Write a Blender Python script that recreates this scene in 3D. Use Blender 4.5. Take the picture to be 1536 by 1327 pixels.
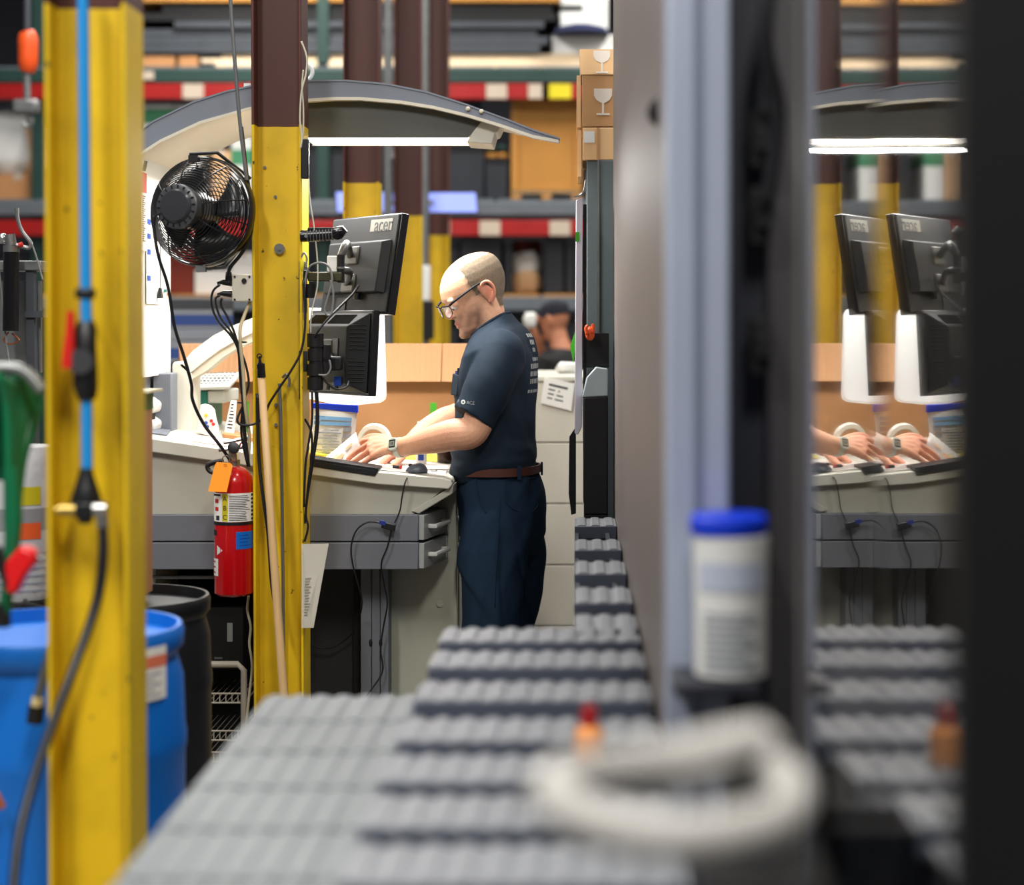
import bpy, bmesh, math, random
from mathutils import Vector, Matrix, noise
for _o in list(bpy.data.objects):
    bpy.data.objects.remove(_o)
SC = bpy.context.scene
COL = SC.collection
RND = random.Random(11)
V = Vector

# ------------------------------------------------------------------ camera, light, exposure
FPX, CX, CY, EYE = 2900.0, 862.0, 480.0, 1.5          # focal length and vanishing point in pixels, eye height in m
cam_d = bpy.data.cameras.new('camera')
cam = bpy.data.objects.new('camera', cam_d)
COL.objects.link(cam)
SC.camera = cam
cam.location = (0, 0, EYE)
cam.rotation_euler = (math.radians(90), 0, 0)
cam_d.sensor_width = 36.0
cam_d.sensor_fit = 'HORIZONTAL'
cam_d.lens = FPX / 1536 * 36
cam_d.shift_x = -(CX - 768) / 1536
cam_d.shift_y = -(663.5 - CY) / 1536
cam_d.clip_start = 0.05
cam_d.clip_end = 200
cam_d.dof.use_dof = True
cam_d.dof.focus_distance = 6.25
cam_d.dof.aperture_fstop = 1.7
cam_d.dof.aperture_blades = 0
SC.view_settings.view_transform = 'Standard'
SC.view_settings.look = 'None'
SC.view_settings.gamma = 1.0
SC.view_settings.exposure = 0.0
SC.view_settings.use_curve_mapping = False

world = bpy.data.worlds.new('hall_ambient')
SC.world = world
world.use_nodes = True
world.node_tree.nodes['Background'].inputs[0].default_value = (0.80, 0.86, 1.0, 1)
world.node_tree.nodes['Background'].inputs[1].default_value = 0.11

def area(name, loc, sx, sy, power, rot=(0, 0, 0), col=(1, 0.97, 0.92)):
    d = bpy.data.lights.new(name, 'AREA')
    d.shape = 'RECTANGLE'; d.size = sx; d.size_y = sy; d.energy = power; d.color = col
    o = bpy.data.objects.new(name, d); COL.objects.link(o)
    o.location = loc; o.rotation_euler = rot
    return o
# rows of strip lights under the hall roof
for _i, (_x, _y, _p) in enumerate([(-2.2, 0.6, 320), (0.6, -0.8, 320), (-2.6, 5.0, 150), (0.9, 5.0, 120), (-2.6, 10, 200),
                                   (1.5, 10, 200), (-2.6, 14.2, 250), (1.5, 14.2, 250)]):
    area('strip_light', (_x, _y, 5.6), 0.5, 2.6, _p)

# ------------------------------------------------------------------ materials
def lin(c):
    return tuple(((x / 255) / 12.92 if x / 255 <= 0.04045 else ((x / 255 + 0.055) / 1.055) ** 2.4) for x in c)

_M = {}
def mat(name, col, rough=0.5, metal=0.0, var=0.06, vs=6.0, bump=0.0, bs=80.0, trans=0.0, emit=0.0, spec=0.5, coat=0.0,
        alpha=1.0, stretch=None, ior=1.45, sss=0.0):
    if name in _M: return _M[name]
    m = bpy.data.materials.new(name); m.use_nodes = True
    nt = m.node_tree; b = nt.nodes['Principled BSDF']
    c = lin(col)
    b.inputs['Roughness'].default_value = rough
    b.inputs['Metallic'].default_value = metal
    b.inputs['Specular IOR Level'].default_value = spec
    b.inputs['Transmission Weight'].default_value = trans
    b.inputs['Coat Weight'].default_value = coat
    b.inputs['IOR'].default_value = ior
    b.inputs['Alpha'].default_value = alpha
    if sss:
        b.inputs['Subsurface Weight'].default_value = sss
        b.inputs['Subsurface Radius'].default_value = (0.012, 0.005, 0.003)
    tc = nt.nodes.new('ShaderNodeTexCoord')
    mp = nt.nodes.new('ShaderNodeMapping')
    nt.links.new(tc.outputs['Object'], mp.inputs[0])
    if stretch: mp.inputs['Scale'].default_value = stretch
    if var > 0:
        n = nt.nodes.new('ShaderNodeTexNoise'); n.inputs['Scale'].default_value = vs; n.inputs['Detail'].default_value = 5
        nt.links.new(mp.outputs[0], n.inputs['Vector'])
        mx = nt.nodes.new('ShaderNodeMix'); mx.data_type = 'RGBA'
        mx.inputs['A'].default_value = tuple(x * (1 - var * 1.6) for x in c) + (1,)
        mx.inputs['B'].default_value = tuple(min(1, x * (1 + var * 1.6)) for x in c) + (1,)
        nt.links.new(n.outputs['Fac'], mx.inputs['Factor'])
        nt.links.new(mx.outputs['Result'], b.inputs['Base Color'])
    else:
        b.inputs['Base Color'].default_value = c + (1,)
    if emit > 0:
        b.inputs['Emission Color'].default_value = c + (1,)
        b.inputs['Emission Strength'].default_value = emit
    if bump > 0:
        n2 = nt.nodes.new('ShaderNodeTexNoise'); n2.inputs['Scale'].default_value = bs; n2.inputs['Detail'].default_value = 4
        nt.links.new(mp.outputs[0], n2.inputs['Vector'])
        bp = nt.nodes.new('ShaderNodeBump'); bp.inputs['Strength'].default_value = bump; bp.inputs['Distance'].default_value = 0.004
        nt.links.new(n2.outputs['Fac'], bp.inputs['Height'])
        nt.links.new(bp.outputs[0], b.inputs['Normal'])
    _M[name] = m
    return m

def two_tone_paint(name, low, high, zsplit, rough=0.42):
    """column paint: yellow guard paint up to zsplit metres above the foot, brown above, scuffed"""
    m = bpy.data.materials.new(name); m.use_nodes = True
    nt = m.node_tree; b = nt.nodes['Principled BSDF']; N = nt.nodes.new; L = nt.links.new
    tc = N('ShaderNodeTexCoord'); sp = N('ShaderNodeSeparateXYZ'); L(tc.outputs['Object'], sp.inputs[0])
    nz = N('ShaderNodeTexNoise'); nz.inputs['Scale'].default_value = 9; L(tc.outputs['Object'], nz.inputs['Vector'])
    ad = N('ShaderNodeMath'); ad.operation = 'MULTIPLY_ADD'; ad.inputs[1].default_value = 0.006; L(nz.outputs['Fac'], ad.inputs[0]); L(sp.outputs['Z'], ad.inputs[2])
    gt = N('ShaderNodeMath'); gt.operation = 'GREATER_THAN'; gt.inputs[1].default_value = zsplit; L(ad.outputs[0], gt.inputs[0])
    n2 = N('ShaderNodeTexNoise'); n2.inputs['Scale'].default_value = 5; n2.inputs['Detail'].default_value = 6; L(tc.outputs['Object'], n2.inputs['Vector'])
    rp = N('ShaderNodeValToRGB'); L(n2.outputs['Fac'], rp.inputs[0])
    lo = lin(low)
    rp.color_ramp.elements[0].position = 0.33; rp.color_ramp.elements[0].color = tuple(x * 0.78 for x in lo) + (1,)
    rp.color_ramp.elements[1].position = 0.55; rp.color_ramp.elements[1].color = lo + (1,)
    sc_ = N('ShaderNodeTexNoise'); sc_.inputs['Scale'].default_value = 45; sc_.inputs['Detail'].default_value = 8; L(tc.outputs['Object'], sc_.inputs['Vector'])
    r2 = N('ShaderNodeValToRGB'); L(sc_.outputs['Fac'], r2.inputs[0])
    r2.color_ramp.elements[0].position = 0.27; r2.color_ramp.elements[1].position = 0.31
    m0 = N('ShaderNodeMix'); m0.data_type = 'RGBA'; L(r2.outputs[0], m0.inputs['Factor']); m0.inputs['A'].default_value = lin((80, 62, 20)) + (1,); L(rp.outputs[0], m0.inputs['B'])
    mx = N('ShaderNodeMix'); mx.data_type = 'RGBA'; L(gt.outputs[0], mx.inputs['Factor']); L(m0.outputs['Result'], mx.inputs['A']); mx.inputs['B'].default_value = lin(high) + (1,)
    L(mx.outputs['Result'], b.inputs['Base Color']); b.inputs['Roughness'].default_value = rough
    bp = N('ShaderNodeBump'); bp.inputs['Strength'].default_value = 0.12; bp.inputs['Distance'].default_value = 0.003; L(n2.outputs['Fac'], bp.inputs['Height']); L(bp.outputs[0], b.inputs['Normal'])
    return m

# ------------------------------------------------------------------ mesh helpers
def P(px, py, D):
    return V(((px - CX) / FPX * D, D, EYE - (py - CY) / FPX * D))
def PX(px, D): return (px - CX) / FPX * D
def PZ(py, D): return EYE - (py - CY) / FPX * D

def crom(pts, k=6):
    out = []
    n = len(pts)
    for i in range(n - 1):
        p0 = pts[max(i - 1, 0)]; p1 = pts[i]; p2 = pts[i + 1]; p3 = pts[min(i + 2, n - 1)]
        for j in range(k):
            t = j / k
            out.append(0.5 * ((2 * p1) + (p2 - p0) * t + (2 * p0 - 5 * p1 + 4 * p2 - p3) * t * t + (3 * p1 - p0 - 3 * p2 + p3) * t ** 3))
    out.append(pts[-1].copy())
    return out

def ramp(vals, k):
    out = []
    for i in range(len(vals) - 1):
        for j in range(k):
            out.append(vals[i] + (vals[i + 1] - vals[i]) * j / k)
    out.append(vals[-1])
    return out

class MB:
    def __init__(s): s.v = []; s.f = []
    def add(s, vs, fs):
        o = len(s.v); s.v += [V(p) for p in vs]; s.f += [tuple(o + i for i in f) for f in fs]; return s
    def bx(s, x0, x1, y0, y1, z0, z1, M=None):
        vs = [V((x, y, z)) for z in (z0, z1) for y in (y0, y1) for x in (x0, x1)]
        if M is not None: vs = [M @ p for p in vs]
        return s.add(vs, [(0, 2, 3, 1), (4, 5, 7, 6), (0, 1, 5, 4), (2, 6, 7, 3), (0, 4, 6, 2), (1, 3, 7, 5)])
    def box(s, c, d, M=None):
        a = [x / 2 for x in d]
        R = Matrix.Translation(V(c)) @ (M.to_4x4() if M is not None else Matrix())
        return s.bx(-a[0], a[0], -a[1], a[1], -a[2], a[2], R)
    def prism(s, poly, vec):
        n = len(poly); vec = V(vec)
        vs = [V(p) for p in poly] + [V(p) + vec for p in poly]
        fs = [tuple(range(n - 1, -1, -1)), tuple(range(n, 2 * n))] + [(i, (i + 1) % n, n + (i + 1) % n, n + i) for i in range(n)]
        return s.add(vs, fs)
    def loft(s, rings, caps=True):
        n = len(rings[0]); vs = [p for r in rings for p in r]; fs = []
        for a in range(len(rings) - 1):
            for i in range(n):
                j = (i + 1) % n
                fs.append((a * n + i, a * n + j, (a + 1) * n + j, (a + 1) * n + i))
        if caps:
            fs.append(tuple(range(n - 1, -1, -1))); fs.append(tuple((len(rings) - 1) * n + i for i in range(n)))
        return s.add(vs, fs)
    def tube(s, pts, r, n=8, caps=True, k=0, flat=None):
        pts = [V(p) for p in pts]
        rs = list(r) if isinstance(r, (list, tuple)) else [r] * len(pts)
        if k: pts, rs = crom(pts, k), ramp(rs, k)
        t0 = (pts[1] - pts[0]).normalized()
        up = V((0, 0, 1)) if abs(t0.z) < 0.9 else V((1, 0, 0))
        nrm = (up - t0 * up.dot(t0)).normalized()
        rings = []
        for i, p in enumerate(pts):
            a = pts[max(i - 1, 0)]; b = pts[min(i + 1, len(pts) - 1)]
            t = (b - a)
            t = t.normalized() if t.length > 1e-9 else t0
            nrm = (nrm - t * nrm.dot(t))
            nrm = nrm.normalized() if nrm.length > 1e-6 else t.orthogonal().normalized()
            bi = t.cross(nrm)
            rings.append([p + (nrm * math.cos(2 * math.pi * q / n) + bi * math.sin(2 * math.pi * q / n)) * rs[i] for q in range(n)])
        return s.loft(rings, caps)
    def cyl(s, a, b, r0, r1=None, n=20):
        return s.tube([a, b], [r0, r0 if r1 is None else r1], n)
    def lathe(s, prof, o, ax=(0, 0, 1), n=32, caps=True):
        ax = V(ax).normalized(); o = V(o)
        u = ax.orthogonal().normalized() if abs(ax.z) < 0.999 else V((1, 0, 0)); w = ax.cross(u)
        return s.loft([[o + ax * z + (u * math.cos(2 * math.pi * q / n) + w * math.sin(2 * math.pi * q / n)) * r for q in range(n)] for r, z in prof], caps)
    def sph(s, c, r, n=16, m=10, M=None):
        r = V((r, r, r)) if not hasattr(r, '__len__') else V(r); c = V(c)
        rings = []
        for i in range(1, m):
            ph = math.pi * i / m
            ring = [V((r.x * math.sin(ph) * math.cos(2 * math.pi * q / n), r.y * math.sin(ph) * math.sin(2 * math.pi * q / n), -r.z * math.cos(ph))) for q in range(n)]
            rings.append([c + (M @ p if M is not None else p) for p in ring])
        return s.loft(rings, True)
    def torus(s, c, ax, R, r, n=36, m=8, a0=0, a1=2 * math.pi, closed=True):
        ax = V(ax).normalized(); c = V(c); u = ax.orthogonal().normalized(); w = ax.cross(u)
        rings = []
        cnt = n if closed else n + 1
        for i in range(cnt):
            a = a0 + (a1 - a0) * i / n
            d = u * math.cos(a) + w * math.sin(a)
            rings.append([c + d * (R + r * math.cos(2 * math.pi * q / m)) + ax * (r * math.sin(2 * math.pi * q / m)) for q in range(m)])
        o = len(s.v)
        s.loft(rings, not closed)
        if closed:
            L = (n - 1) * m
            s.f += [(o + L + q, o + L + (q + 1) % m, o + (q + 1) % m, o + q) for q in range(m)]
        return s
    def mesh(s, name, smooth=0.7):
        me = bpy.data.meshes.new(name); me.from_pydata([tuple(p) for p in s.v], [], s.f); me.update()
        bm = bmesh.new(); bm.from_mesh(me); bmesh.ops.recalc_face_normals(bm, faces=bm.faces); bm.to_mesh(me); bm.free()
        me.shade_smooth()
        me.set_sharp_from_angle(angle=smooth)
        return me

def root_of(o):
    while o.parent: o = o.parent
    return o
def props(o, label=None, cat=None, group=None, kind=None):
    if label: o['label'] = label
    if cat: o['category'] = cat
    if group: o['group'] = group
    if kind: o['kind'] = kind
    return o
def thing(name, label, cat, loc=(0, 0, 0), group=None, kind=None):
    o = bpy.data.objects.new(name, None); COL.objects.link(o); o.location = loc; o.empty_display_size = 0.05
    return props(o, label, cat, group, kind)
def build(mb, name, m, parent=None, label=None, cat=None, group=None, kind=None, bev=0, smooth=0.7, seg=2):
    """link mb as one mesh object; mb is in world space and is re-based to the thing's own base"""
    if parent is not None: base = root_of(parent).location.copy()
    else:
        xs = [p.x for p in mb.v]; ys = [p.y for p in mb.v]; zs = [p.z for p in mb.v]
        base = V(((min(xs) + max(xs)) / 2, (min(ys) + max(ys)) / 2, min(zs)))
    mb.v = [p - base for p in mb.v]
    o = bpy.data.objects.new(name, mb.mesh(name, smooth)); COL.objects.link(o)
    o.data.materials.append(m)
    if parent is not None: o.parent = parent
    else: o.location = base
    if bev:
        md = o.modifiers.new('bevel', 'BEVEL'); md.width = bev; md.segments = seg; md.limit_method = 'ANGLE'; md.angle_limit = 0.6
        md.harden_normals = False
    return props(o, label, cat, group, kind)
def struct(mb, name, m, bev=0):
    return build(mb, name, m, None, kind='structure', bev=bev)
def copy_tree(o, parent=None):
    c = o.copy(); COL.objects.link(c); c.parent = parent
    for ch in list(o.children): copy_tree(ch, c)
    return c

def glyphs(body, size, align='CENTER'):
    cu = bpy.data.curves.new('lettering', 'FONT'); cu.body = body; cu.size = size; cu.align_x = align; cu.align_y = 'CENTER'; cu.extrude = size * 0.01
    ob = bpy.data.objects.new('lettering', cu); COL.objects.link(ob)
    dg = bpy.context.evaluated_depsgraph_get()
    me = bpy.data.meshes.new_from_object(ob.evaluated_get(dg))
    bpy.data.objects.remove(ob)
    vs = [v.co.copy() for v in me.vertices]; fs = [tuple(p.vertices) for p in me.polygons]
    bpy.data.meshes.remove(me)
    return vs, fs
def text_on(mb, body, size, o, xd, yd, align='CENTER', shear=0):
    vs, fs = glyphs(body, size, align)
    xd = V(xd).normalized(); yd = V(yd).normalized(); nd = xd.cross(yd)
    return mb.add([V(o) + xd * (p.x + shear * p.y) + yd * p.y + nd * p.z for p in vs], fs)
# ------------------------------------------------------------------ palette
YEL = two_tone_paint('column_paint', (222, 184, 8), (74, 31, 21), 2.11, 0.5)
CONC = mat('concrete', (120, 118, 114), 0.55, var=0.12, vs=2, bump=0.1)
HALLW = mat('hall_wall', (60, 60, 64), 0.8)
BLK = mat('black_plastic', (22, 22, 24), 0.42)
BLKM = mat('black_matt', (14, 14, 16), 0.7)
BLKG = mat('black_gloss', (18, 18, 21), 0.22)
RUB = mat('black_rubber', (20, 20, 21), 0.5)
GALV = mat('galvanised', (128, 130, 130), 0.42, metal=0.6, var=0.15, vs=20)
STEEL = mat('steel', (170, 170, 168), 0.3, metal=0.9)
GREENB = mat('rack_green', (28, 58, 52), 0.5, var=0.12)
GREYB = mat('rack_grey', (92, 98, 104), 0.5, var=0.12)
REDB = mat('rack_red', (150, 12, 10), 0.45, var=0.1)
WOOD = mat('pale_board', (226, 204, 172), 0.7, var=0.1, vs=3, stretch=(1, 8, 8))
CRATE = mat('crate_ply', (176, 122, 52), 0.7, var=0.12, vs=4)
CARD = mat('cardboard', (182, 130, 84), 0.8, var=0.06, vs=10, bump=0.05)
CARDL = mat('cardboard_pale', (222, 178, 132), 0.8, var=0.04, vs=10)
DKGREY = mat('dark_grey_stock', (62, 66, 72), 0.55, var=0.12)
NAVYBOX = mat('dark_bin', (30, 33, 40), 0.5, var=0.1)
WHT = mat('white_plastic', (232, 232, 228), 0.4, var=0.03)
PAPER = mat('paper', (236, 234, 228), 0.7, var=0.02)
LABELW = mat('label_white', (186, 170, 152), 0.6, var=0.05)
YLAB = mat('label_yellow', (206, 190, 24), 0.6)
ORNG = mat('orange_plastic', (232, 84, 26), 0.4)
INK = mat('ink', (40, 40, 44), 0.7, var=0)
BLUEP = mat('blue_plastic', (14, 104, 196), 0.36, var=0.06, vs=3)

# ------------------------------------------------------------------ setting
struct(MB().bx(-9, 7, -3, 22, -0.1, 0.0), 'floor', CONC)
struct(MB().bx(-9, 7, 22, 22.2, 0, 7), 'wall_back', HALLW)

# ------------------------------------------------------------------ far pallet rack and its loads
RD = 16.0
Z3, Z2, Z1 = PZ(101, RD), PZ(299, RD), PZ(441, RD)
rack = thing('pallet_rack', 'tall pallet rack with green, grey and red front beams behind the worker', 'rack', (-2.2, RD, 0))
for z, bm_, nm in ((Z3, GREENB, 'green front beam'), (Z2, GREYB, 'grey front beam'), (Z1, GREYB, 'grey front beam')):
    build(MB().bx(-5.2, 0.9, RD - 0.06, RD, z - 0.135, z - 0.02), 'front_beam', bm_, rack, label=nm, bev=0.008)
    d = MB()
    for k in range(16):
        d.bx(-5.2 + k * 0.38, -5.2 + k * 0.38 + 0.35, RD - 0.05, RD + 1.15, z - 0.02, z)
    build(d, 'shelf_deck', CRATE if z == Z1 else GREYB, rack, kind='stuff')
for py in (137, 342):
    z = PZ(py, RD - .1)
    build(MB().bx(-5.2, 0.9, RD - .1, RD - .045, z - 0.064, z + 0.064), 'front_beam', REDB, rack, label='red front beam', bev=0.008)
    for px in ((290, 745, 808, 540) if py < 200 else (660, 840, 735)):
        x = PX(px, RD - .1)
        build(MB().bx(x - 0.085, x + 0.085, RD - .115, RD - .1, z - 0.06, z + 0.06), 'beam_label', LABELW, rack)
    if py < 200:
        x = PX(835, RD - .1); build(MB().bx(x - 0.12, x + 0.12, RD - .115, RD - .1, z - 0.06, z + 0.06), 'beam_label', YLAB, rack, label='yellow beam label')
x = PX(215, RD); build(MB().bx(x - 0.12, x + 0.1, RD - 0.075, RD - 0.06, Z3 - 0.11, Z3 - 0.04), 'beam_label', LABELW, rack)
for px in (60, 486, 940):
    x = PX(px, RD + 0.1)
    for yy in (RD + 0.02, RD + 1.05):
        build(MB().bx(x - 0.05, x + 0.05, yy, yy + 0.09, 0, 4.6), 'upright', GREENB, rack, bev=0.006)

def load(name, label, cat, p0, p1, q0, q1, D, dep, m, group=None, bev=0.012, base=None):
    """a boxy load seen between the pixel columns p0..p1 and rows q0..q1 at depth D"""
    z0 = PZ(q1, D) if base is None else base
    return build(MB().bx(PX(p0, D), PX(p1, D), D, D + dep, z0, PZ(q0, D)), name, m, None, label, cat, group, bev=bev)

# level 3: boards, dark planks, foam
for k, (a, b, lab) in enumerate([(322, 925, 'lowest long pale board on the top rack level'), (300, 905, 'middle long pale board on the top rack level'), (330, 870, 'uppermost long pale board of the stack on the top rack level')]):
    build(MB().bx(PX(a, RD), PX(b, RD), RD + 0.02 + 0.03 * k, RD + 0.9, Z3 + k * 0.042, Z3 + 0.038 + k * 0.042), 'long_board', WOOD, None, lab, 'board', 'pale boards on the top rack level', bev=0.004)
for k, (a, b) in enumerate([(206, 262), (267, 297)]):
    load('timber_block', ['longer brown timber block lying left of the pale boards on the top rack level', 'short brown timber block next to the pale boards on the top rack level'][k], 'timber', a, b, 84, 101, RD + 0.05, 0.7, CARD, 'timber blocks on the top rack level', base=Z3)
zb = Z3 + 0.122
for k, (q0, q1, a, b, m, lab) in enumerate([
    (66, 78, 195, 810, DKGREY, 'lowest dark grey plank of the stack on the top rack level'), (53, 65, 195, 822, DKGREY, 'second dark grey plank from the bottom of the top rack stack'),
    (41, 52, 200, 806, DKGREY, 'third dark grey plank from the bottom of the top rack stack'), (30, 40, 260, 816, DKGREY, 'fourth grey plank from the bottom of the top rack stack'),
    (17, 29, 195, 833, BLKM, 'black plank lying on the grey planks on the top rack level'), (2, 16, 240, 828, BLKM, 'upper black plank on the top rack stack'), (-16, 1, 195, 838, CRATE, 'brown board topping the stack on the top rack level')]):
    build(MB().bx(PX(a, RD), PX(b, RD), RD + 0.03 + 0.02 * (k % 3), RD + 0.85, zb, zb + (q1 - q0 + 0.5) / FPX * RD), 'plank', m, None, lab, 'plank', 'planks stacked on the top rack level', bev=0.006)
    zb += (q1 - q0 + 0.9) / FPX * RD
load('foam_sheet', 'wide white foam sheet lying at the right end of the pale boards', 'foam', 828, 925, 52, 80, RD + 0.1, 0.7, WHT, base=Z3 + 0.123)
t = thing('foam_box', 'white box with a black slot on the top rack level', 'box', P(872, 40, RD + 0.1))
build(MB().bx(PX(840, RD + .1), PX(912, RD + .1), RD + 0.1, RD + 0.7, PZ(51, RD + .1), PZ(-20, RD + .1)), 'body', WHT, t, bev=0.01)
build(MB().bx(PX(840, RD + .1), PX(874, RD + .1), RD + 0.09, RD + 0.12, PZ(16, RD + .1), PZ(8, RD + .1)), 'slot', BLKM, t)
build(MB().lathe([(0.02, 0), (0.24, 0), (0.2, 0.05), (0.1, 0.075), (0.02, 0.08)], P(872, 51, RD + 0.02), n=24), 'bundle', mat('navy_cloth', (30, 38, 72), 0.9), None, 'dark blue cloth bundle in front of the white slotted box', 'cloth')

# level 2
t = thing('wooden_crate', 'large brown plywood crate on a pallet at the right of the rack', 'crate', (PX(818, RD + .1), RD + .5, Z2))
x0, x1 = PX(767, RD + .1), PX(872, RD + .1); zt, zp = PZ(150, RD + .1), PZ(287, RD + .1)
build(MB().bx(x0, x1, RD + 0.1, RD + 0.9, zp, zt), 'body', CRATE, t, bev=0.008)
for xx in (x0, x1 - 0.06): build(MB().bx(xx, xx + 0.06, RD + 0.08, RD + 0.1, zp, zt), 'batten', CRATE, t, bev=0.003)
for zz in (zp, zt - 0.05): build(MB().bx(x0 + .06, x1 - .06, RD + 0.085, RD + 0.1, zz, zz + 0.05), 'batten', CRATE, t, bev=0.003)
build(MB().bx(x0, x1, RD + 0.1, RD + 0.9, zp - 0.018, zp), 'pallet_deck', WOOD, t)
for xx in (x0, (x0 + x1) / 2 - 0.04, x1 - 0.08): build(MB().bx(xx, xx + 0.08, RD + 0.1, RD + 0.9, Z2, zp - 0.018), 'pallet_block', CRATE, t)
for k, (p0, p1, q0, q1, lab) in enumerate([(648, 690, 120, 220, 'upper left dark bin beside the wooden crate'), (691, 716, 126, 220, 'upper right dark bin beside the wooden crate'), (646, 726, 221, 299, 'wide dark bin under two others beside the wooden crate'),
                                           (462, 488, 218, 299, 'narrow dark bin left of the brown and yellow column'), (490, 516, 222, 299, 'dark bin touching the brown and yellow column'), (398, 460, 215, 299, 'dark bin behind the front column'),
                                           (728, 762, 238, 299, 'low dark bin between the wide bin and the wooden crate')]):
    t = thing('storage_bin', lab, 'bin', (PX((p0 + p1) / 2, RD + .1), RD + 0.4, PZ(q1, RD + .1) if q1 != 299 else Z2), 'dark bins on the middle rack level')
    zz = Z2 if q1 == 299 else PZ(q1, RD + .1)
    build(MB().bx(PX(p0, RD + .1), PX(p1, RD + .1), RD + 0.1, RD + 0.7, zz, PZ(q0 + 6, RD + .1)), 'body', NAVYBOX, t, bev=0.01)
    build(MB().bx(PX(p0, RD + .1) - 0.006, PX(p1, RD + .1) + 0.006, RD + 0.09, RD + 0.71, PZ(q0 + 6, RD + .1), PZ(q0, RD + .1)), 'lid', BLKM, t, bev=0.006)
for k, (a, b) in enumerate([(728, 745), (746, 762)]):
    for j in range(2):
        load('flat_tray', ['lowest left', 'lowest right', 'upper left', 'upper right'][k + 2 * j] + ' flat green tray on the low dark bin', 'tray', a, b, 229 - 12 * j, 237 - 12 * j, RD + 0.15, 0.4, GREENB if j else CRATE, 'flat trays on the low dark bin')
GRN = mat('green_print', (70, 140, 100), 0.7)
def carton(name, lab, p0, p1, q0, q1, D, dep, m=CARD, tape=None, group=None, band=None, bandm=None, base=None):
    z0 = PZ(q1, D) if base is None else base
    x0, x1, z1 = PX(p0, D), PX(p1, D), PZ(q0, D)
    t = thing(name, lab, 'carton', ((x0 + x1) / 2, D + dep / 2, z0), group)
    build(MB().bx(x0, x1, D, D + dep, z0, z1), 'body', m, t, bev=0.006)
    if tape:
        w = (x1 - x0) * 0.09; c = (x0 + x1) / 2
        build(MB().bx(c - w, c + w, D - 0.003, D + dep + 0.003, z1 - 0.04, z1 + 0.003), 'tape', tape, t)
    if band: build(MB().bx(x0 - 0.003, x1 + 0.003, D - 0.003, D + dep, z0 + band[0] * (z1 - z0), z0 + band[1] * (z1 - z0)), 'printed_band', bandm, t)
    return t
carton('carton', 'white carton with green print under the left end of the canopy', 212, 262, 157, 215, RD + .1, 0.6, WHT, group='cartons on the middle rack level', band=(0.5, 0.9), bandm=GRN)
carton('carton', 'white carton with green print at the red beam, second from the left', 263, 318, 157, 225, RD + .1, 0.6, WHT, group='cartons on the middle rack level', band=(0.55, 0.9), bandm=GRN)
carton('carton', 'lower white carton stacked under the green printed ones on the rack', 205, 300, 216, 299, RD + .1, 0.6, WHT, group='cartons on the middle rack level', base=Z2)
carton('carton', 'orange brown carton between the fan and the white sack', 318, 346, 226, 299, RD + .1, 0.6, CARDL, WHT, 'cartons on the middle rack level', base=Z2)
carton('carton', 'white and green carton left of the front column behind the conduit', 347, 378, 205, 299, RD + .1, 0.6, WHT, None, 'cartons on the middle rack level', band=(0.55, 0.8), bandm=GRN, base=Z2)
carton('carton', 'brown carton on the rack at the left edge of the picture', -10, 63, 262, 299, RD + .1, 0.6, CARD, LABELW, 'cartons on the middle rack level', base=Z2)
def lumpy(name, lab, cat, px, py, D, rx, rz, m, group=None, zb=None, ry=None):
    c = P(px, py, D); 
    if zb is not None: c.z = zb + rz * 0.95
    mb = MB().sph((0, 0, 0), 1, 20, 14)
    out = []
    for p in mb.v:
        q = V([math.copysign(abs(w_) ** .62, w_) for w_ in p]) * (1 + 0.2 * noise.noise(p * 2.3 + c) + .12 * noise.noise(p * 6 + c)); q.z = max(q.z, -0.95)
        out.append(c + V((q.x * rx, q.y * (ry or rx), q.z * rz)))
    mb.v = out
    return build(mb, name, m, None, lab, cat, group, smooth=3)
zs = PZ(262, RD + .1)
lumpy('plastic_sack', 'full white plastic sack on the brown carton at the left edge', 'sack', 14, 225, RD + .4, 0.22, 0.3, WHT, 'white sacks at the left edge', zb=zs)
lumpy('plastic_sack', 'brownish plastic sack against the yellow column at the left edge', 'sack', 52, 225, RD + .4, 0.15, 0.24, CARDL, 'white sacks at the left edge', zb=zs)
# level 1
for k, (p0, p1, q0) in enumerate([(655, 688, 362), (690, 752, 356), (757, 768, 362), (816, 846, 352), (848, 862, 358)]):
    load('storage_bin', ['dark bin left of the worker on the lower rack level', 'broad dark bin just left of the white wrapped bales', 'thin dark divider bin beside the wrapped bales', 'dark bin right of the wrapped bales behind the worker', 'dark bin at the right end of the lower rack level'][k], 'bin', p0, p1, q0, 441, RD + .1, 0.6, NAVYBOX, 'dark bins on the lower rack level', base=Z1)
lumpy('wrapped_bale', 'upper white wrapped bale above the worker on the lower rack level', 'bale', 790, 398, RD + .4, 0.115, 0.1, WHT, 'white bales on the lower rack level', zb=Z1 + 0.17)
lumpy('wrapped_bale', 'lower pale wrapped bale above the worker on the lower rack level', 'bale', 790, 430, RD + .4, 0.125, 0.11, CARDL, 'white bales on the lower rack level', zb=Z1)
BROWN = mat('brown_red_stock', (120, 42, 26), 0.7)
for k, (p0, p1, lab) in enumerate([(692, 730, 'red box behind the broad dark bin'), (770, 812, 'red box behind the wrapped bales'), (846, 860, 'red box at the right end of the lower rack level')]):
    load('red_box', lab, 'box', p0, p1, 352 if k == 0 else 360, 441, RD + .75, 0.3, BROWN, 'red boxes on the lower rack level', base=Z1)
carton('carton', 'large white carton behind the fan cords on the lower rack level', 292, 345, 405, 441, RD + .1, 0.6, WHT, group='cartons on the lower rack level', base=Z1)
carton('carton', 'white carton seen beside the cream junction box', 346, 384, 378, 441, RD + .1, 0.6, WHT, LABELW, 'cartons on the lower rack level', base=Z1)
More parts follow.
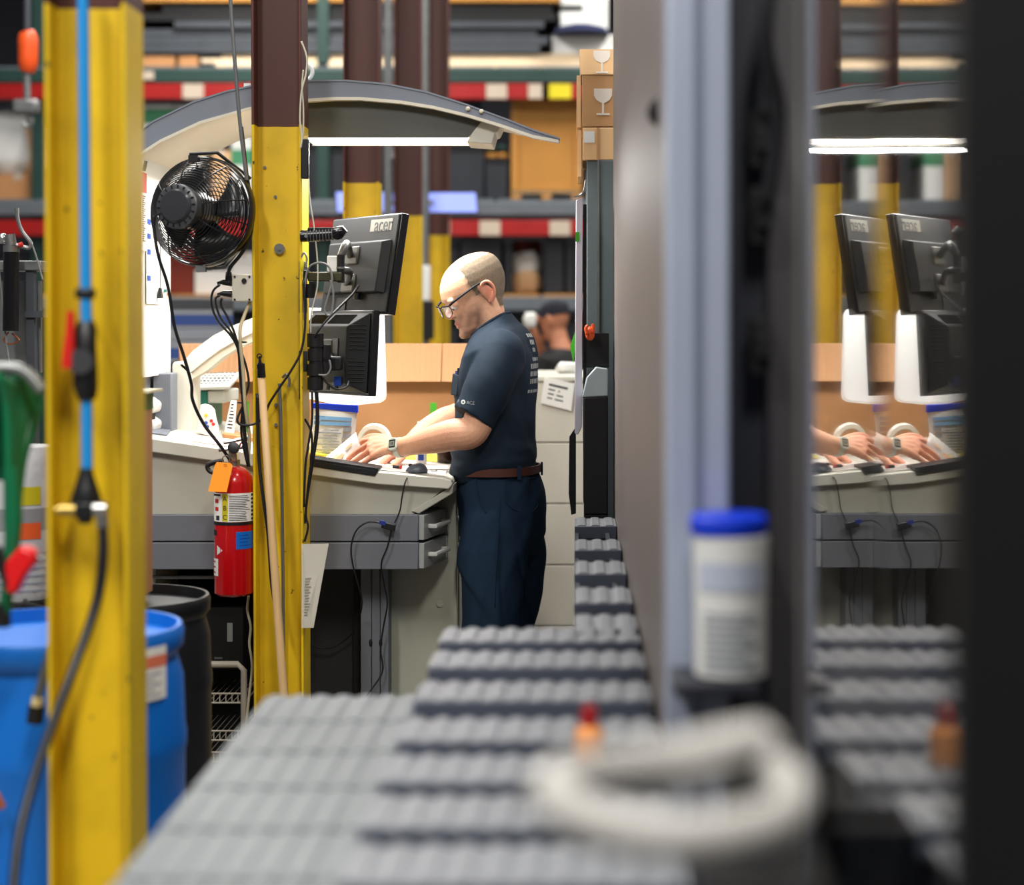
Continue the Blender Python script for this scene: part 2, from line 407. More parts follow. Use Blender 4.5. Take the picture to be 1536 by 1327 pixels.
carton('carton', 'brown carton left of the large white carton on the lower rack level', 252, 290, 372, 441, RD + .1, 0.6, BROWN, None, 'cartons on the lower rack level', base=Z1)
# below level 1: pallets of dark goods standing on the floor
for k, (p0, p1, q0) in enumerate([(560, 690, 486), (692, 800, 470), (802, 905, 476), (252, 400, 470), (402, 558, 480), (-20, 120, 380), (122, 250, 475)]):
    load('wrapped_pallet_load', ['dark pallet load behind the yellow columns', 'dark pallet load behind the worker', 'dark pallet load behind the man in the cap', 'dark pallet load behind the fan cords', 'dark pallet load behind the monitors', 'dark pallet load behind the grease gun', 'dark pallet load behind the white board'][k],
         'pallet load', p0, p1, q0, 700, RD + 0.15, 0.8, NAVYBOX, 'dark pallet loads on the floor', base=0.0, bev=0.03)

# cartons of paper on a trolley, nearer
D = 9.6
tr = thing('stock_trolley', 'grey stock trolley carrying blue and grey paper cartons', 'trolley', (PX(292, D), D + 0.3, 0))
build(MB().bx(PX(240, D), PX(345, D), D - 0.02, D + 0.6, 0.92, 0.96), 'deck', GREYB, tr, bev=0.005)
for xx in (PX(243, D), PX(338, D)):
    for yy in (D, D + 0.55): build(MB().bx(xx, xx + 0.03, yy, yy + 0.03, 0, 0.92), 'leg', GREYB, tr)
zc = 0.96; REAM = mat('ream_grey', (150, 156, 166), 0.6); REAMB = mat('ream_blue', (54, 82, 150), 0.6); REAMD = mat('ream_dark', (70, 72, 76), 0.6)
for k in range(4):
    h = 0.163 if k < 3 else 0.15
    t = thing('paper_carton', ['bottom', 'second lowest', 'second highest', 'topmost'][k] + ' grey and blue paper carton of the stack behind the desk', 'carton', (PX(292, D), D + .25, zc), 'paper cartons behind the desk')
    x0, x1 = PX(252, D) + 0.01 * (k % 2), PX(325, D) + 0.008 * (k % 3)
    build(MB().bx(x0, x1, D + 0.02, D + 0.45, zc, zc + h), 'body', REAM, t, bev=0.004)
    build(MB().bx(x0 - .002, x1 + .002, D + 0.017, D + 0.45, zc + 0.02, zc + 0.07), 'printed_band', REAMB, t)
    build(MB().bx(x0 - .004, x1 + .004, D + 0.014, D + 0.455, zc + h - 0.05, zc + h), 'lid', REAMD if k % 2 else REAM, t, bev=0.004)
    zc += h + 0.002

# orange hoist hanging at the left edge
D = 12.0
t = thing('chain_hoist', 'orange chain hoist hanging at the left edge of the picture', 'hoist', P(40, 75, D))
build(MB().tube([P(40, 48, D), P(42, 60, D), P(42, 95, D), P(40, 108, D)], [0.045, 0.062, 0.06, 0.04], 14, k=3), 'motor_body', ORNG, t)
build(MB().tube([P(41, -160, D), P(41, 45, D)], 0.02, 8), 'hanger', DKGREY, t)
build(MB().tube([P(40, 108, D), P(41, 150, D)], 0.022, 8), 'chain', GALV, t)
build(MB().box(P(40, 160, D), (0.16, 0.1, 0.09)), 'hook_block', GALV, t, bev=0.02)
build(MB().tube([P(40, 170, D), P(48, 180, D), P(44, 190, D), P(34, 186, D)], 0.012, 8, k=4), 'hook', GALV, t)

# screens and their mast
SCR = mat('lit_screen', (150, 166, 250), 0.3, var=0.05, vs=2, emit=0.75)
D = 13.0
t = thing('screen_mast', 'pair of grey floor to roof poles with a cross bracket behind the worker', 'mast', (PX(608, D), D, 0))
for px, r in ((636, 0.034), (582, 0.03)):
    build(MB().cyl((PX(px, D), D, 0), (PX(px, D), D, 4.6), r, n=14), 'pole', GALV, t)
build(MB().bx(PX(580, D), PX(640, D), D - 0.02, D + 0.02, PZ(238, D), PZ(228, D)), 'cross_bracket', GALV, t, bev=0.004)
build(MB().bx(PX(580, D), PX(640, D), D - 0.02, D + 0.02, PZ(226, D), PZ(222, D)), 'cross_bracket', GALV, t, bev=0.003)
build(MB().box((PX(637, D), D - .03, PZ(425, D)), (0.08, 0.05, 0.24)), 'switch_box', WHT, t, bev=0.01)
build(MB().box((PX(637, D), D - .03, PZ(480, D)), (0.13, 0.07, 0.26)), 'control_box', BLKM, t, bev=0.01)
for k, (p0, p1, q0, q1, lab) in enumerate([(502, 594, 286, 320, 'lit blue wall screen behind the brown and yellow column'), (634, 718, 287, 320, 'lit blue wall screen above and left of the worker')]):
    Ds = D + 0.12
    t = thing('screen', lab, 'screen', P((p0 + p1) / 2, q1, Ds), 'lit screens in the background')
    build(MB().prism([P(p0, q0, Ds), P(p1 - 4, q0, Ds), P(p1, q1, Ds), P(p0 + 3, q1, Ds)], (0, 0.05, 0)), 'casing', BLK, t)
    build(MB().prism([P(p0 + 2, q0 + 2, Ds - .004), P(p1 - 5, q0 + 2, Ds - .004), P(p1 - 2, q1 - 2, Ds - .004), P(p0 + 4, q1 - 2, Ds - .004)], (0, 0.004, 0)), 'display', SCR, t, label='glowing pale blue display')
    build(MB().bx(PX(582, D) if k == 0 else PX(636, D), PX(584, D) + 0.02 if k == 0 else PX(650, D), D, Ds + 0.05, PZ(306, D), PZ(300, D)), 'mount', GALV, t)

# ------------------------------------------------------------------ the row of guarded steel columns
def column(px, D, label, lean=0.0, yaw=0):
    t = thing('steel_column', label, 'column', (PX(px, D), D + 0.076, 0), 'row of steel columns')
    x = PX(px, D)
    for sx in (-1, 1):
        build(MB().bx(x + sx * 0.0735 - 0.0045, x + sx * 0.0735 + 0.0045, D, D + 0.152, 0.012, 4.6), 'flange', YEL, t, bev=0.002)
    build(MB().bx(x - 0.069, x + 0.069, D + 0.072, D + 0.08, 0.012, 4.6), 'web', YEL, t)
    build(MB().bx(x - 0.14, x + 0.14, D - 0.06, D + 0.212, 0, 0.012), 'base_plate', YEL, t)
    for a in (-1, 1):
        for b in (-1, 1): build(MB().cyl((x + a * 0.115, D + 0.076 + b * 0.115, 0.012), (x + a * 0.115, D + 0.076 + b * 0.115, 0.035), 0.014, n=6), 'anchor_bolt', STEEL, t)
    t.rotation_euler = (0, lean, 0)
    return t
c1 = column(136, 3.70, 'nearest yellow steel column at left carrying a blue air line', -0.0055)
c2 = column(419, 6.00, 'yellow and brown steel column holding the fan and fire extinguisher', -0.0042)
column(541, 8.5, 'yellow and brown steel column behind the twin monitors')
column(611, 11.2, 'yellow and brown steel column behind the right edge of the upper monitor')
column(656, 13.8, 'farthest yellow and brown steel column behind the worker')
# ------------------------------------------------------------------ workstation
CREAM = mat('desk_cream', (205, 203, 190), 0.45, var=0.03)
APRON = mat('desk_apron', (176, 175, 162), 0.5, var=0.04)
SIDEP = mat('desk_side', (168, 168, 152), 0.5, var=0.03)
SLATE = mat('slate_grey', (104, 107, 114), 0.5, var=0.04)
FASC = mat('canopy_fascia', (120, 126, 138), 0.5, var=0.05, vs=4)
UNDER = mat('canopy_underside', (214, 208, 192), 0.55, var=0.03)
LBOX = mat('light_box_grey', (78, 80, 76), 0.55, var=0.06)
DKPAN = mat('dark_panel', (44, 45, 46), 0.55)
LAMP = mat('lamp_diffuser', (255, 250, 240), 0.4, var=0, emit=6.0)
ND = 6.25
ws = thing('workstation', 'large cream inspection workstation with a curved canopy lamp beside the worker', 'workstation', (-0.9, 6.7, 0))
xL = PX(205, ND); xk = PX(566, ND); xf = -0.395
zl, zk, zf = PZ(654, ND), PZ(707, ND), PZ(718, ND)
def slope(x):
    if x < xk: return zl + (x - xL) / (xk - xL) * (zk - zl)
    return zk + (x - xk) / (xf - xk) * (zf - zk)
W1 = 7.38
build(MB().prism([(xL, ND, zl), (xk, ND, zk), (xf - .03, ND, zf + .003), (xf - .006, ND, zf - .004), (xf, ND, zf - .018), (xf - .012, ND, zf - .034), (xk, ND, zk - .042), (xL, ND, zl - .045)], (0, W1 - ND, 0)), 'worktop', CREAM, ws, bev=0.004)
build(MB().prism([(xL + .01, ND + .03, zl - .045), (xk, ND + .03, zk - .042), (xf - .03, ND + .03, zf - .036), (-0.52, ND + .03, 0.88), (-0.52, ND + .03, 0.868), (xL + .01, ND + .03, 0.868)], (0, 0.05, 0)), 'apron', APRON, ws)
# front lip sloping back under the worktop
build(MB().prism([(xf - .012, ND + .02, zf - .03), (xf + .002, ND + .02, zf - .02), (xf - .002, ND + .02, zf - .05), (-0.505, ND + .02, 0.872), (-0.53, ND + .02, 0.88)], (0.03, W1 - ND - .04, 0)), 'front_lip', APRON, ws, bev=0.003)
# drawer unit, its front face turned towards the worker
fx0, fx1, fd = PX(627, ND), PX(683, ND + .42), ND + .42
zt, zb, zm = PZ(772, ND), PZ(854, ND), PZ(813, ND)
for z0, z1 in ((zm + .003, zt), (zb, zm - .001)):
    build(MB().prism([(xL + .02, ND, z0), (fx0, ND, z0), (fx1 - .012, fd, z0), (xL + .02, fd, z0)], (0, 0, z1 - z0)), 'drawer_casing', SLATE, ws, bev=0.003)
build(MB().bx(xL + .03, fx0 - .01, ND + .012, fd - .02, zm - .004, zm + .006), 'drawer_divider', DKPAN, ws)
e = (V((fx1, fd, 0)) - V((fx0, ND, 0))).normalized(); nrm = V((e.y, -e.x, 0))
HANDL = mat('drawer_handle', (190, 190, 184), 0.35)
DFRONT = mat('drawer_front', (150, 152, 152), 0.4, var=0.03)
for z0, z1 in ((zm + .006, zt - .002), (zb + .002, zm - .004)):
    for u0, u1 in ((0.008, 0.262), (0.270, 0.425)):
        a = V((fx0, ND, 0)) + e * u0; b = V((fx0, ND, 0)) + e * u1
        dr = build(MB().prism([(a.x, a.y, z0), (b.x, b.y, z0), (b.x, b.y, z1), (a.x, a.y, z1)], nrm * 0.018), 'drawer_front', DFRONT, ws, bev=0.002)
        h0 = a + e * (u1 - u0) * 0.2; h1 = a + e * (u1 - u0) * 0.8; zz = (z0 + z1) / 2
        h = MB().tube([h0 + nrm * .018 + V((0, 0, zz)), h0 + nrm * .04 + V((0, 0, zz)), h1 + nrm * .04 + V((0, 0, zz)), h1 + nrm * .018 + V((0, 0, zz))], 0.008, 8)
        build(h, 'handle', HANDL, dr)
# legs and panels below
D = 6.52
build(MB().bx(PX(583, D), PX(686, D), D, D + 0.05, 0.0, zf - .05), 'side_panel', SIDEP, ws, bev=0.004)
build(MB().bx(PX(683, D), PX(686, D) + .004, D + .05, W1 - .05, 0.0, zf - .06), 'front_panel', SIDEP, ws)
build(MB().cyl(P(660, 905, D - .004), P(660, 905, D + .01), 0.012, n=16), 'cover_cap', SIDEP, ws)
D = 6.42
for a, b in ((541, 557), (557.6, 570), (570.6, 583)):
    build(MB().bx(PX(a, D), PX(b, D), D, D + 0.1, 0.0, zb), 'leg_post', SLATE, ws, bev=0.003)
for px in (556, 571): build(MB().sph(P(px, 964, D), (0.006, 0.006, 0.013), 10, 8), 'screw_cap', BLKM, ws)
build(MB().bx(PX(450, 6.6), PX(531, 6.6), 6.6, 6.64, 0.0, zb), 'modesty_panel', DKPAN, ws)
build(MB().bx(PX(530, 6.55), PX(541, 6.55), 6.55, 6.7, 0.0, zb), 'leg_post', BLKM, ws)
build(MB().bx(PX(205, 6.7), PX(450, 6.7), 6.7, 6.74, 0.0, zb), 'modesty_panel', BLKM, ws)
build(MB().bx(xL + .02, PX(330, 6.3), 6.3, 6.33, PZ(868, 6.3), PZ(864, 6.3)), 'shelf_edge', GALV, ws)
build(MB().bx(xL, xL + .04, ND + .1, W1 - .05, 0, zl - .05), 'rear_panel', SIDEP, ws)
# mast, white board and canopy
BD0, BD1 = 6.27, 6.82
xb = PX(203, BD0)
build(MB().bx(xb - .03, xb, BD0, BD1, PZ(568, BD0), PZ(232, BD0)), 'back_board', WHT, ws, label='white back board', bev=0.003)
build(MB().bx(xb - .05, xb - .03, BD0 - .01, BD1, PZ(600, BD0), PZ(225, BD0)), 'board_frame', FASC, ws)
build(MB().bx(PX(229, 6.62), PX(257, 6.62), 6.62, 6.75, slope(-1.4) - .01, PZ(560, 6.62)), 'mast_post', FASC, ws, bev=0.004)
build(MB().bx(PX(196, BD0), PX(203, BD0) + .004, BD0 - .012, BD0, PZ(640, BD0), PZ(235, BD0)), 'edge_trim', FASC, ws)
top = [(195, 208), (230, 182), (290, 153), (340, 137), (378, 129), (420, 123), (470, 121), (520, 121), (580, 126), (640, 138), (700, 157), (760, 179), (800, 195), (840, 208)]
bot = [(838, 211), (800, 204), (750, 187), (700, 172), (650, 160), (600, 152), (540, 147), (500, 147), (455, 150), (420, 154), (378, 161), (300, 183), (240, 211), (195, 240)]
CW = 0.74
T = [P(a, b, ND) for a, b in top]; B = [P(a, b, ND) for a, b in reversed(bot)]
fas = MB(); sk = MB(); un = MB()
def strip(mb, A, Bv, vec):
    n = len(A)
    for i in range(n - 1):
        mb.prism([A[i], A[i + 1], Bv[i + 1], Bv[i]], vec)
strip(fas, T, B, (0, 0.018, 0))
# smooth single-surface shell instead of separate blocks
def shell(A, Bv, y0, y1):
    n = len(A); vs = []; fs = []
    far = y1 if isinstance(y1, list) else [y1] * n
    for y in ([y0] * n, far):
        for p, q in zip(A, y): vs.append((p.x, q, p.z))
        for p, q in zip(Bv, y): vs.append((p.x, q, p.z))
    o = 2 * n
    for i in range(n - 1):
        fs += [(i, i + 1, n + i + 1, n + i), (o + i, o + n + i, o + n + i + 1, o + i + 1), (i, o + i, o + i + 1, i + 1), (n + i, n + i + 1, o + n + i + 1, o + n + i)]
    fs += [(0, n, o + n, o), (n - 1, o + n - 1, o + 2 * n - 1, 2 * n - 1)]
    return MB().add(vs, fs)
FARY = [ND + CW * (1 if a < 640 else {640: .92, 700: .7, 760: .34, 800: .14, 840: .06}[a]) for a, b in top]   # the canopy's front is rounded in plan
can = build(shell(T, B, ND, ND + 0.02), 'canopy_fascia', FASC, ws, smooth=0.5)
up = [p - V((0, 0, 0.012)) for p in T]; dn = [b + (t - b) * 0.12 for t, b in zip(T, B)]
build(shell(up, dn, ND + 0.02, FARY), 'canopy_shell', UNDER, ws, smooth=0.5)
build(shell([b + V((0, 0, .003)) for b in B], [b - V((0, 0, .007)) for b in B], ND - 0.003, ND + 0.03), 'canopy_lip', UNDER, ws, smooth=0.5)
build(shell([p + V((0, 0, .003)) for p in T], [p - V((0, 0, .003)) for p in T], ND - 0.003, FARY), 'canopy_top', FASC, ws, smooth=0.5)
# light box under the front half
LB0, LB1 = ND + .035, ND + .25
zlb = PZ(206, LB0)
px_top = [(430, 155), (470, 150), (520, 148), (580, 152), (640, 160), (690, 171), (724, 181)]
poly = [P(a, b, LB0) for a, b in px_top]; poly = [V((p.x, LB0, p.z)) for p in poly]
poly2 = poly + [V((PX(702, LB0), LB0, zlb)), V((PX(430, LB0), LB0, zlb))]
build(MB().prism(poly2, (0, 0.014, 0)), 'light_box_side', LBOX, ws)
build(MB().prism([p + V((0, LB1 - LB0, 0)) for p in poly2], (0, 0.014, 0)), 'light_box_side', LBOX, ws)
build(MB().prism([P(722, 176, LB0), P(752, 187, LB0), P(747, 198, LB0), P(742, 200, LB0), P(738, 216, LB0), P(700, 213, LB0)], (0, LB1 - LB0, 0)), 'end_bracket', CREAM, ws, bev=0.003)
build(MB().bx(PX(455, LB0), PX(702, LB0), LB0 + .016, LB1, zlb + .0, zlb + .006), 'lamp_diffuser', LAMP, ws, label='glowing white lamp diffuser')
build(MB().bx(PX(455, LB0), PX(702, LB0), LB1 - .004, LB1 + .01, zlb - .008, zlb + .01), 'lamp_trim', STEEL, ws)
lamp = area('canopy_light', (PX(580, LB0), (LB0 + LB1) / 2, zlb - .03), 0.5, 0.18, 22, col=(1, 0.98, 0.94))
left_area = area('canopy_light', (PX(330, LB0), ND + 0.4, PZ(225, LB0)), 0.35, 0.36, 9, rot=(0, math.radians(-14), 0), col=(1, 0.98, 0.94))  # second area light, over the left worktop; no fixture is built here
# canopy fittings: rail end, clips, cable loop
build(MB().torus(P(456, 108, ND + .2), (0, 1, 0), 0.028, 0.007, 24, 8), 'cable_ring', WHT, ws)
build(MB().box(P(371, 128, ND + .02), (0.02, 0.02, 0.012)), 'clip', WHT, ws)
for px, py in ((722, 167), (702, 163)): build(MB().sph(P(px, py, ND - .004), 0.008, 8, 6), 'clip', UNDER, ws)
# papers on the back board
SIGNR = mat('sign_red', (200, 44, 40), 0.5)
t = thing('hanging_sign', 'red and white information card hanging on the white back board', 'sign', P(213, 380, BD0))
xs = xb + .004
y0, y1 = BD0 + .055, BD0 + .13
yz = lambda py: PZ(py, BD0 + .06)
build(MB().bx(xs, xs + .003, y0, y1, yz(375), yz(255)), 'card', PAPER, t)
build(MB().bx(xs + .003, xs + .004, y0, y1, yz(288), yz(258)), 'heading', SIGNR, t)
g = MB()
for k in range(22): g.bx(xs + .003, xs + .0042, y0 + .012, y1 - .012 - (k % 3) * .012, yz(294 + k * 3.2), yz(292.5 + k * 3.2))
build(g, 'printed_text', INK, t, kind='stuff')
build(MB().cyl((xs + .003, (y0 + y1) / 2, yz(255)), (xs + .01, (y0 + y1) / 2, yz(240)), 0.006, n=8), 'clip', GALV, t)
t = thing('notice_sheet', 'white sheet with small blue marks on the back board', 'paper', P(215, 470, BD0 + .1))
build(MB().bx(xs, xs + .002, BD0 + .14, BD0 + .36, yz(455), yz(320)), 'sheet', PAPER, t)
BLUI = mat('blue_mark', (40, 74, 160), 0.6)
for k, py in enumerate((330, 352, 376, 416)): build(MB().bx(xs + .002, xs + .0045, BD0 + .15, BD0 + .19, yz(py + 4), yz(py - 4)), 'magnet', BLUI, t)
build(MB().tube([(xs + .012, BD0 + .3, yz(330)), (xs + .012, BD0 + .3, yz(430))], 0.0018, 6).cyl((xs + .012, BD0 + .3, yz(446)), (xs + .012, BD0 + .3, yz(430)), 0.011, 0.006, n=10), 'pull_cord', BLK, None, 'thin pull cord with a black bead hanging before the back board', 'cord')
for k, (m, py) in enumerate(((mat('teal_mark', (20, 110, 110), 0.5), 434), (ORNG, 439))):
    build(MB().bx(xs, xs + .004, BD0 + .42 + k * .05, BD0 + .45 + k * .05, yz(py + 2), yz(py - 3)), 'sticker', m, None, ['small teal sticker on the white back board', 'small orange sticker on the white back board'][k], 'sticker')
# curved white lamp arm with its shade
ARM = mat('arm_white', (226, 224, 212), 0.45, var=0.03)
D = 6.72
ta = thing('task_lamp', 'white curved lamp arm with a broad upright shade behind the monitors', 'lamp', P(274, 655, D))
build(MB().prism([P(258, 655, D), P(288, 655, D), P(288, 566, D), P(285, 552, D), P(275, 544, D), P(262, 542, D), P(258, 546, D)], (0, 0.16, 0)), 'base', ARM, ta, bev=0.006)
arm_t = [(270, 548), (290, 525), (320, 503), (350, 488), (378, 477), (420, 468), (470, 466)]
arm_m = [(284, 560), (302, 545), (330, 524), (355, 510), (378, 499), (420, 490), (470, 488)]
arm_b = [(288, 568), (310, 555), (334, 535), (357, 521), (378, 512), (420, 503), (470, 500)]
build(shell([P(a, b, D) for a, b in arm_t], [P(a, b, D) for a, b in arm_m], D, D + .13), 'arm', ARM, ta, smooth=0.5)
build(shell([P(a, b, D) for a, b in arm_m], [P(a, b, D) for a, b in arm_b], D + .012, D + .12), 'arm_rib', UNDER, ta, smooth=0.5)
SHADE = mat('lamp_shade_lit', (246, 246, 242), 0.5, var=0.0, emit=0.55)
D = 6.6
sh = [(452, 462), (560, 462), (571, 464), (575, 472), (578, 592), (577, 600), (570, 604), (540, 607), (500, 606), (452, 596)]
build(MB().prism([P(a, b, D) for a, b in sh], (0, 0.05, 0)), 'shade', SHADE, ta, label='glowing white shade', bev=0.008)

# ------------------------------------------------------------------ things on the worktop
def rest(px, D, lift=0.0):
    x = PX(px, D); return V((x, D, slope(x) + lift))
nx = (zk - zl) / (xk - xL); tilt = math.atan(nx)     # slope of the back part of the worktop
def on_top(mb_fn, px, D):
    pass
MATB = mat('desk_mat', (18, 19, 24), 0.5)
xa, xc = PX(448, ND), PX(568, ND)
build(MB().prism([(xa, ND - .006, slope(xa) + .002), (xc, ND - .006, slope(xc) + .002), (xc, ND - .006, slope(xc) + .012), (xa, ND - .006, slope(xa) + .012)], (0, 0.12, 0)).prism([(xa, ND - .006, slope(xa) - .014), (xc - .012, ND - .006, slope(xc) - .014), (xc, ND - .006, slope(xc) + .004), (xa, ND - .006, slope(xa) + .004)], (0, 0.006, 0)), 'desk_mat', MATB, None, 'black rubber mat strip along the near edge of the worktop', 'mat', bev=0.002)

# big open carton behind the desk
D = 7.62
t = thing('large_carton', 'huge open brown carton with a folded flap standing behind the desk', 'carton', (PX(480, D), D + .4, 0))
x0, x1, z1, zf2 = PX(268, D), PX(735, D), PZ(516, D), PZ(572, D)
build(MB().bx(x0, x1, D, D + .02, 0.0, z1 - .01).bx(x0, x1, D + .7, D + .72, 0, z1 - .01).bx(x0, x0 + .02, D + .02, D + .7, 0, z1 - .01).bx(x1 - .02, x1, D + .02, D + .7, 0, z1 - .01), 'walls', CARD, t)
FLAPM = bpy.data.materials.new('corrugated_flap'); FLAPM.use_nodes = True
_nt = FLAPM.node_tree; _b = _nt.nodes['Principled BSDF']; _b.inputs['Base Color'].default_value = lin((198, 148, 104)) + (1,); _b.inputs['Roughness'].default_value = .8
_w = _nt.nodes.new('ShaderNodeTexWave'); _w.inputs['Scale'].default_value = 14; _w.inputs['Distortion'].default_value = 1.2; _w.bands_direction = 'X'
_tc = _nt.nodes.new('ShaderNodeTexCoord'); _nt.links.new(_tc.outputs['Object'], _w.inputs['Vector'])
_bp = _nt.nodes.new('ShaderNodeBump'); _bp.inputs['Strength'].default_value = .35; _bp.inputs['Distance'].default_value = .004
_nt.links.new(_w.outputs['Fac'], _bp.inputs['Height']); _nt.links.new(_bp.outputs[0], _b.inputs['Normal'])
seam = PX(664, D)
build(MB().prism([(x0 + .02, D - .05, zf2 + .035), (x0 + .06, D - .07, zf2), (seam - .002, D - .07, zf2), (seam - .002, D - .01, z1), (x0 + .0, D - .01, z1)], (0, 0.012, 0.003)), 'flap', FLAPM, t, bev=0.003)
build(MB().prism([(seam, D - .07, zf2), (x1, D - .07, zf2), (x1, D - .01, z1), (seam, D - .01, z1)], (0, 0.012, 0.003)), 'flap', FLAPM, t, bev=0.003)

# tester box with perforated lid, bag clipped to it
TEAL = mat('teal_case', (18, 112, 98), 0.45); GREYL = mat('pale_grey_case', (196, 200, 194), 0.5, var=.04)
D = 6.95
def yD(px, py, D): return P(px, py, D)
t = thing('tester_box', 'green and grey bench tester with a perforated lid on the desk', 'tester', rest(315, D))
zb_ = rest(310, D).z
x0, xm, x1 = PX(286, D), PX(311, D), PX(345, D)
build(MB().bx(x0, xm, D, D + .3, zb_, PZ(586, D)), 'green_side', TEAL, t, bev=.006)
build(MB().bx(xm, x1 - .02, D, D + .3, zb_ + .09, PZ(586, D)), 'grey_side', GREYL, t, bev=.006)
build(MB().prism([(x0 - .02, D - .01, PZ(586, D)), (x1, D - .01, PZ(584, D)), (x1 - .01, D + .3, PZ(566, D)), (x0 - .03, D + .3, PZ(570, D))], (0, 0, .012)), 'lid', GREYL, t, bev=.003)
g = MB()
for i in range(9):
    for j in range(6):
        c = V((x0 + .0 + i * .0145, D + .02 + j * .045, PZ(586, D) + .016 + j * .0085)); g.box(c, (.007, .02, .004))
build(g, 'vent_holes', mat('vent_dark', (120, 126, 124), .6), t, kind='stuff')
build(MB().bx(PX(289, D), PX(297, D), D - .006, D + .002, PZ(606, D), PZ(595, D)), 'switch', SIGNR, t, label='red rocker switch')
def doc(name, lab, cat, quad, m=PAPER, lines=(), parent=None, th=.003, lm=INK, group=None, down=(0, 1, 0)):
    """upright card given by four corners (bl, br, tr, tl), with rows of print"""
    q = [V(p) for p in quad]
    n = (q[1] - q[0]).cross(q[3] - q[0]).normalized()
    t = thing(name, lab, cat, (q[0] + q[1]) / 2, group)
    build(MB().prism(q, -n * th), 'sheet', m, t)
    if lines:
        g = MB()
        for (u0, u1, v0, v1) in lines:
            pt = lambda u, v: q[0] * (1 - u) * (1 - v) + q[1] * u * (1 - v) + q[2] * u * v + q[3] * (1 - u) * v
            g.prism([pt(u0, v0), pt(u1, v0), pt(u1, v1), pt(u0, v1)], n * .0008)
        build(g, 'printed_text', lm, t, kind='stuff')
    return t
def textrows(n, u0=.1, u1=.9, v0=.1, v1=.9, seed=1, fill=.5):
    r = random.Random(seed); out = []
    for i in range(n):
        a = v0 + (v1 - v0) * i / n; out.append((u0, u1 - r.random() * (u1 - u0) * .45, a, a + (v1 - v0) / n * fill))
    return out
D = 6.75
doc('label_card', 'white printed card leaning upright beside the green tester', 'card', [(PX(336, D), D, slope(PX(338, D)) + .01), (PX(351, D), D, slope(PX(351, D)) + .01), (PX(353, D), D + .03, PZ(601, D)), (PX(344, D), D + .03, PZ(601, D))], PAPER, textrows(8, .2, .8, .15, .95, 4, .4))
D = 6.62
t = thing('dial_stand', 'pale sloping holder with coloured dots in front of the green tester', 'holder', rest(312, D))
zz = rest(312, D).z
build(MB().prism([(PX(294, D), D, zz + .012), (PX(324, D), D, zz - .004), (PX(323, D), D, zz + .028), (PX(319, D), D, zz + .062), (PX(317, D), D, zz + .09), (PX(311, D), D, zz + .104), (PX(301, D), D, zz + .11)], (0, .07, 0)), 'body', WHT, t, bev=.003)
for k, (px, py, m) in enumerate([(309, 623, YLAB), (309, 634, BLUI), (311, 640, BLUI), (317, 631, SIGNR), (320, 636, SIGNR)]):
    build(MB().cyl(P(px, py, D - .003), P(px, py, D + .002), .006, n=10), 'dot', m, t)
D = 6.62
def flat(name, lab, cat, pts, m, th=.002, lift=.001, group=None):
    q = [V((PX(px, D_), D_, slope(PX(px, D_)) + lift)) for px, D_ in pts]
    return build(MB().prism(q, (0, 0, th)), name, m, None, lab, cat, group)
PINKP = mat('pink_paper', (232, 196, 190), .7); YPAP = mat('yellow_paper', (238, 214, 60), .7)
flat('print_sheet', 'pink and white printed sheet lying on the sloping worktop', 'paper', [(288, 6.34), (352, 6.34), (358, 6.6), (296, 6.6)], PINKP)
flat('folder', 'brown folder lying on the worktop behind the extinguisher', 'folder', [(334, 6.66), (382, 6.66), (384, 6.85), (336, 6.85)], CARD, .012)
flat('grey_pad', 'grey pad lying at the rear of the worktop', 'pad', [(216, 6.4), (250, 6.4), (256, 6.62), (226, 6.62)], FASC, .004)
D = 7.0
doc('green_card', 'bright green upright strip between the cords left of the front column', 'card', [(PX(363, D), D, slope(PX(363, D))), (PX(373, D), D, slope(PX(363, D))), (PX(373, D), D, PZ(602, D)), (PX(363, D), D, PZ(602, D))], mat('bright_green', (64, 160, 28), .6), th=.004)
D = 7.55
doc('green_card', 'bright green upright strip on the carton above the forearms', 'card', [(PX(645, D), D, PZ(645, D)), (PX(655, D), D, PZ(645, D)), (PX(655, D), D, PZ(604, D)), (PX(645, D), D, PZ(604, D))], mat('bright_green', (64, 160, 28), .6), th=.004)
doc('red_card', 'small red tag on the carton left of the shirt sleeve', 'tag', [(PX(669, D), D, PZ(625, D)), (PX(680, D), D, PZ(625, D)), (PX(680, D), D, PZ(607, D)), (PX(669, D), D, PZ(607, D))], SIGNR, th=.004)
# hand tools / dispensers beyond the left column, on the back of the desk
D = 6.5
for k, (py0, lab) in enumerate(((602, 'upper white measuring head at the rear of the desk'), (630, 'lower white measuring head with black feet at the rear of the desk'))):
    t = thing('measuring_head', lab, 'instrument', P(212, py0 + 8, D), 'white measuring heads')
    build(MB().prism([P(196, py0 - 12, D), P(222, py0 - 4, D), P(233, py0 + 4, D), P(230, py0 + 18, D), P(205, py0 + 20, D), P(194, py0 + 12, D)], (0, .12, 0)), 'housing', WHT, t, bev=.01)
    build(MB().bx(PX(210, D), PX(216, D), D + .02, D + .06, slope(PX(212, D)), PZ(py0 + 18, D)).bx(PX(222, D), PX(227, D), D + .02, D + .06, slope(PX(224, D)), PZ(py0 + 18, D)), 'feet', BLK, t)
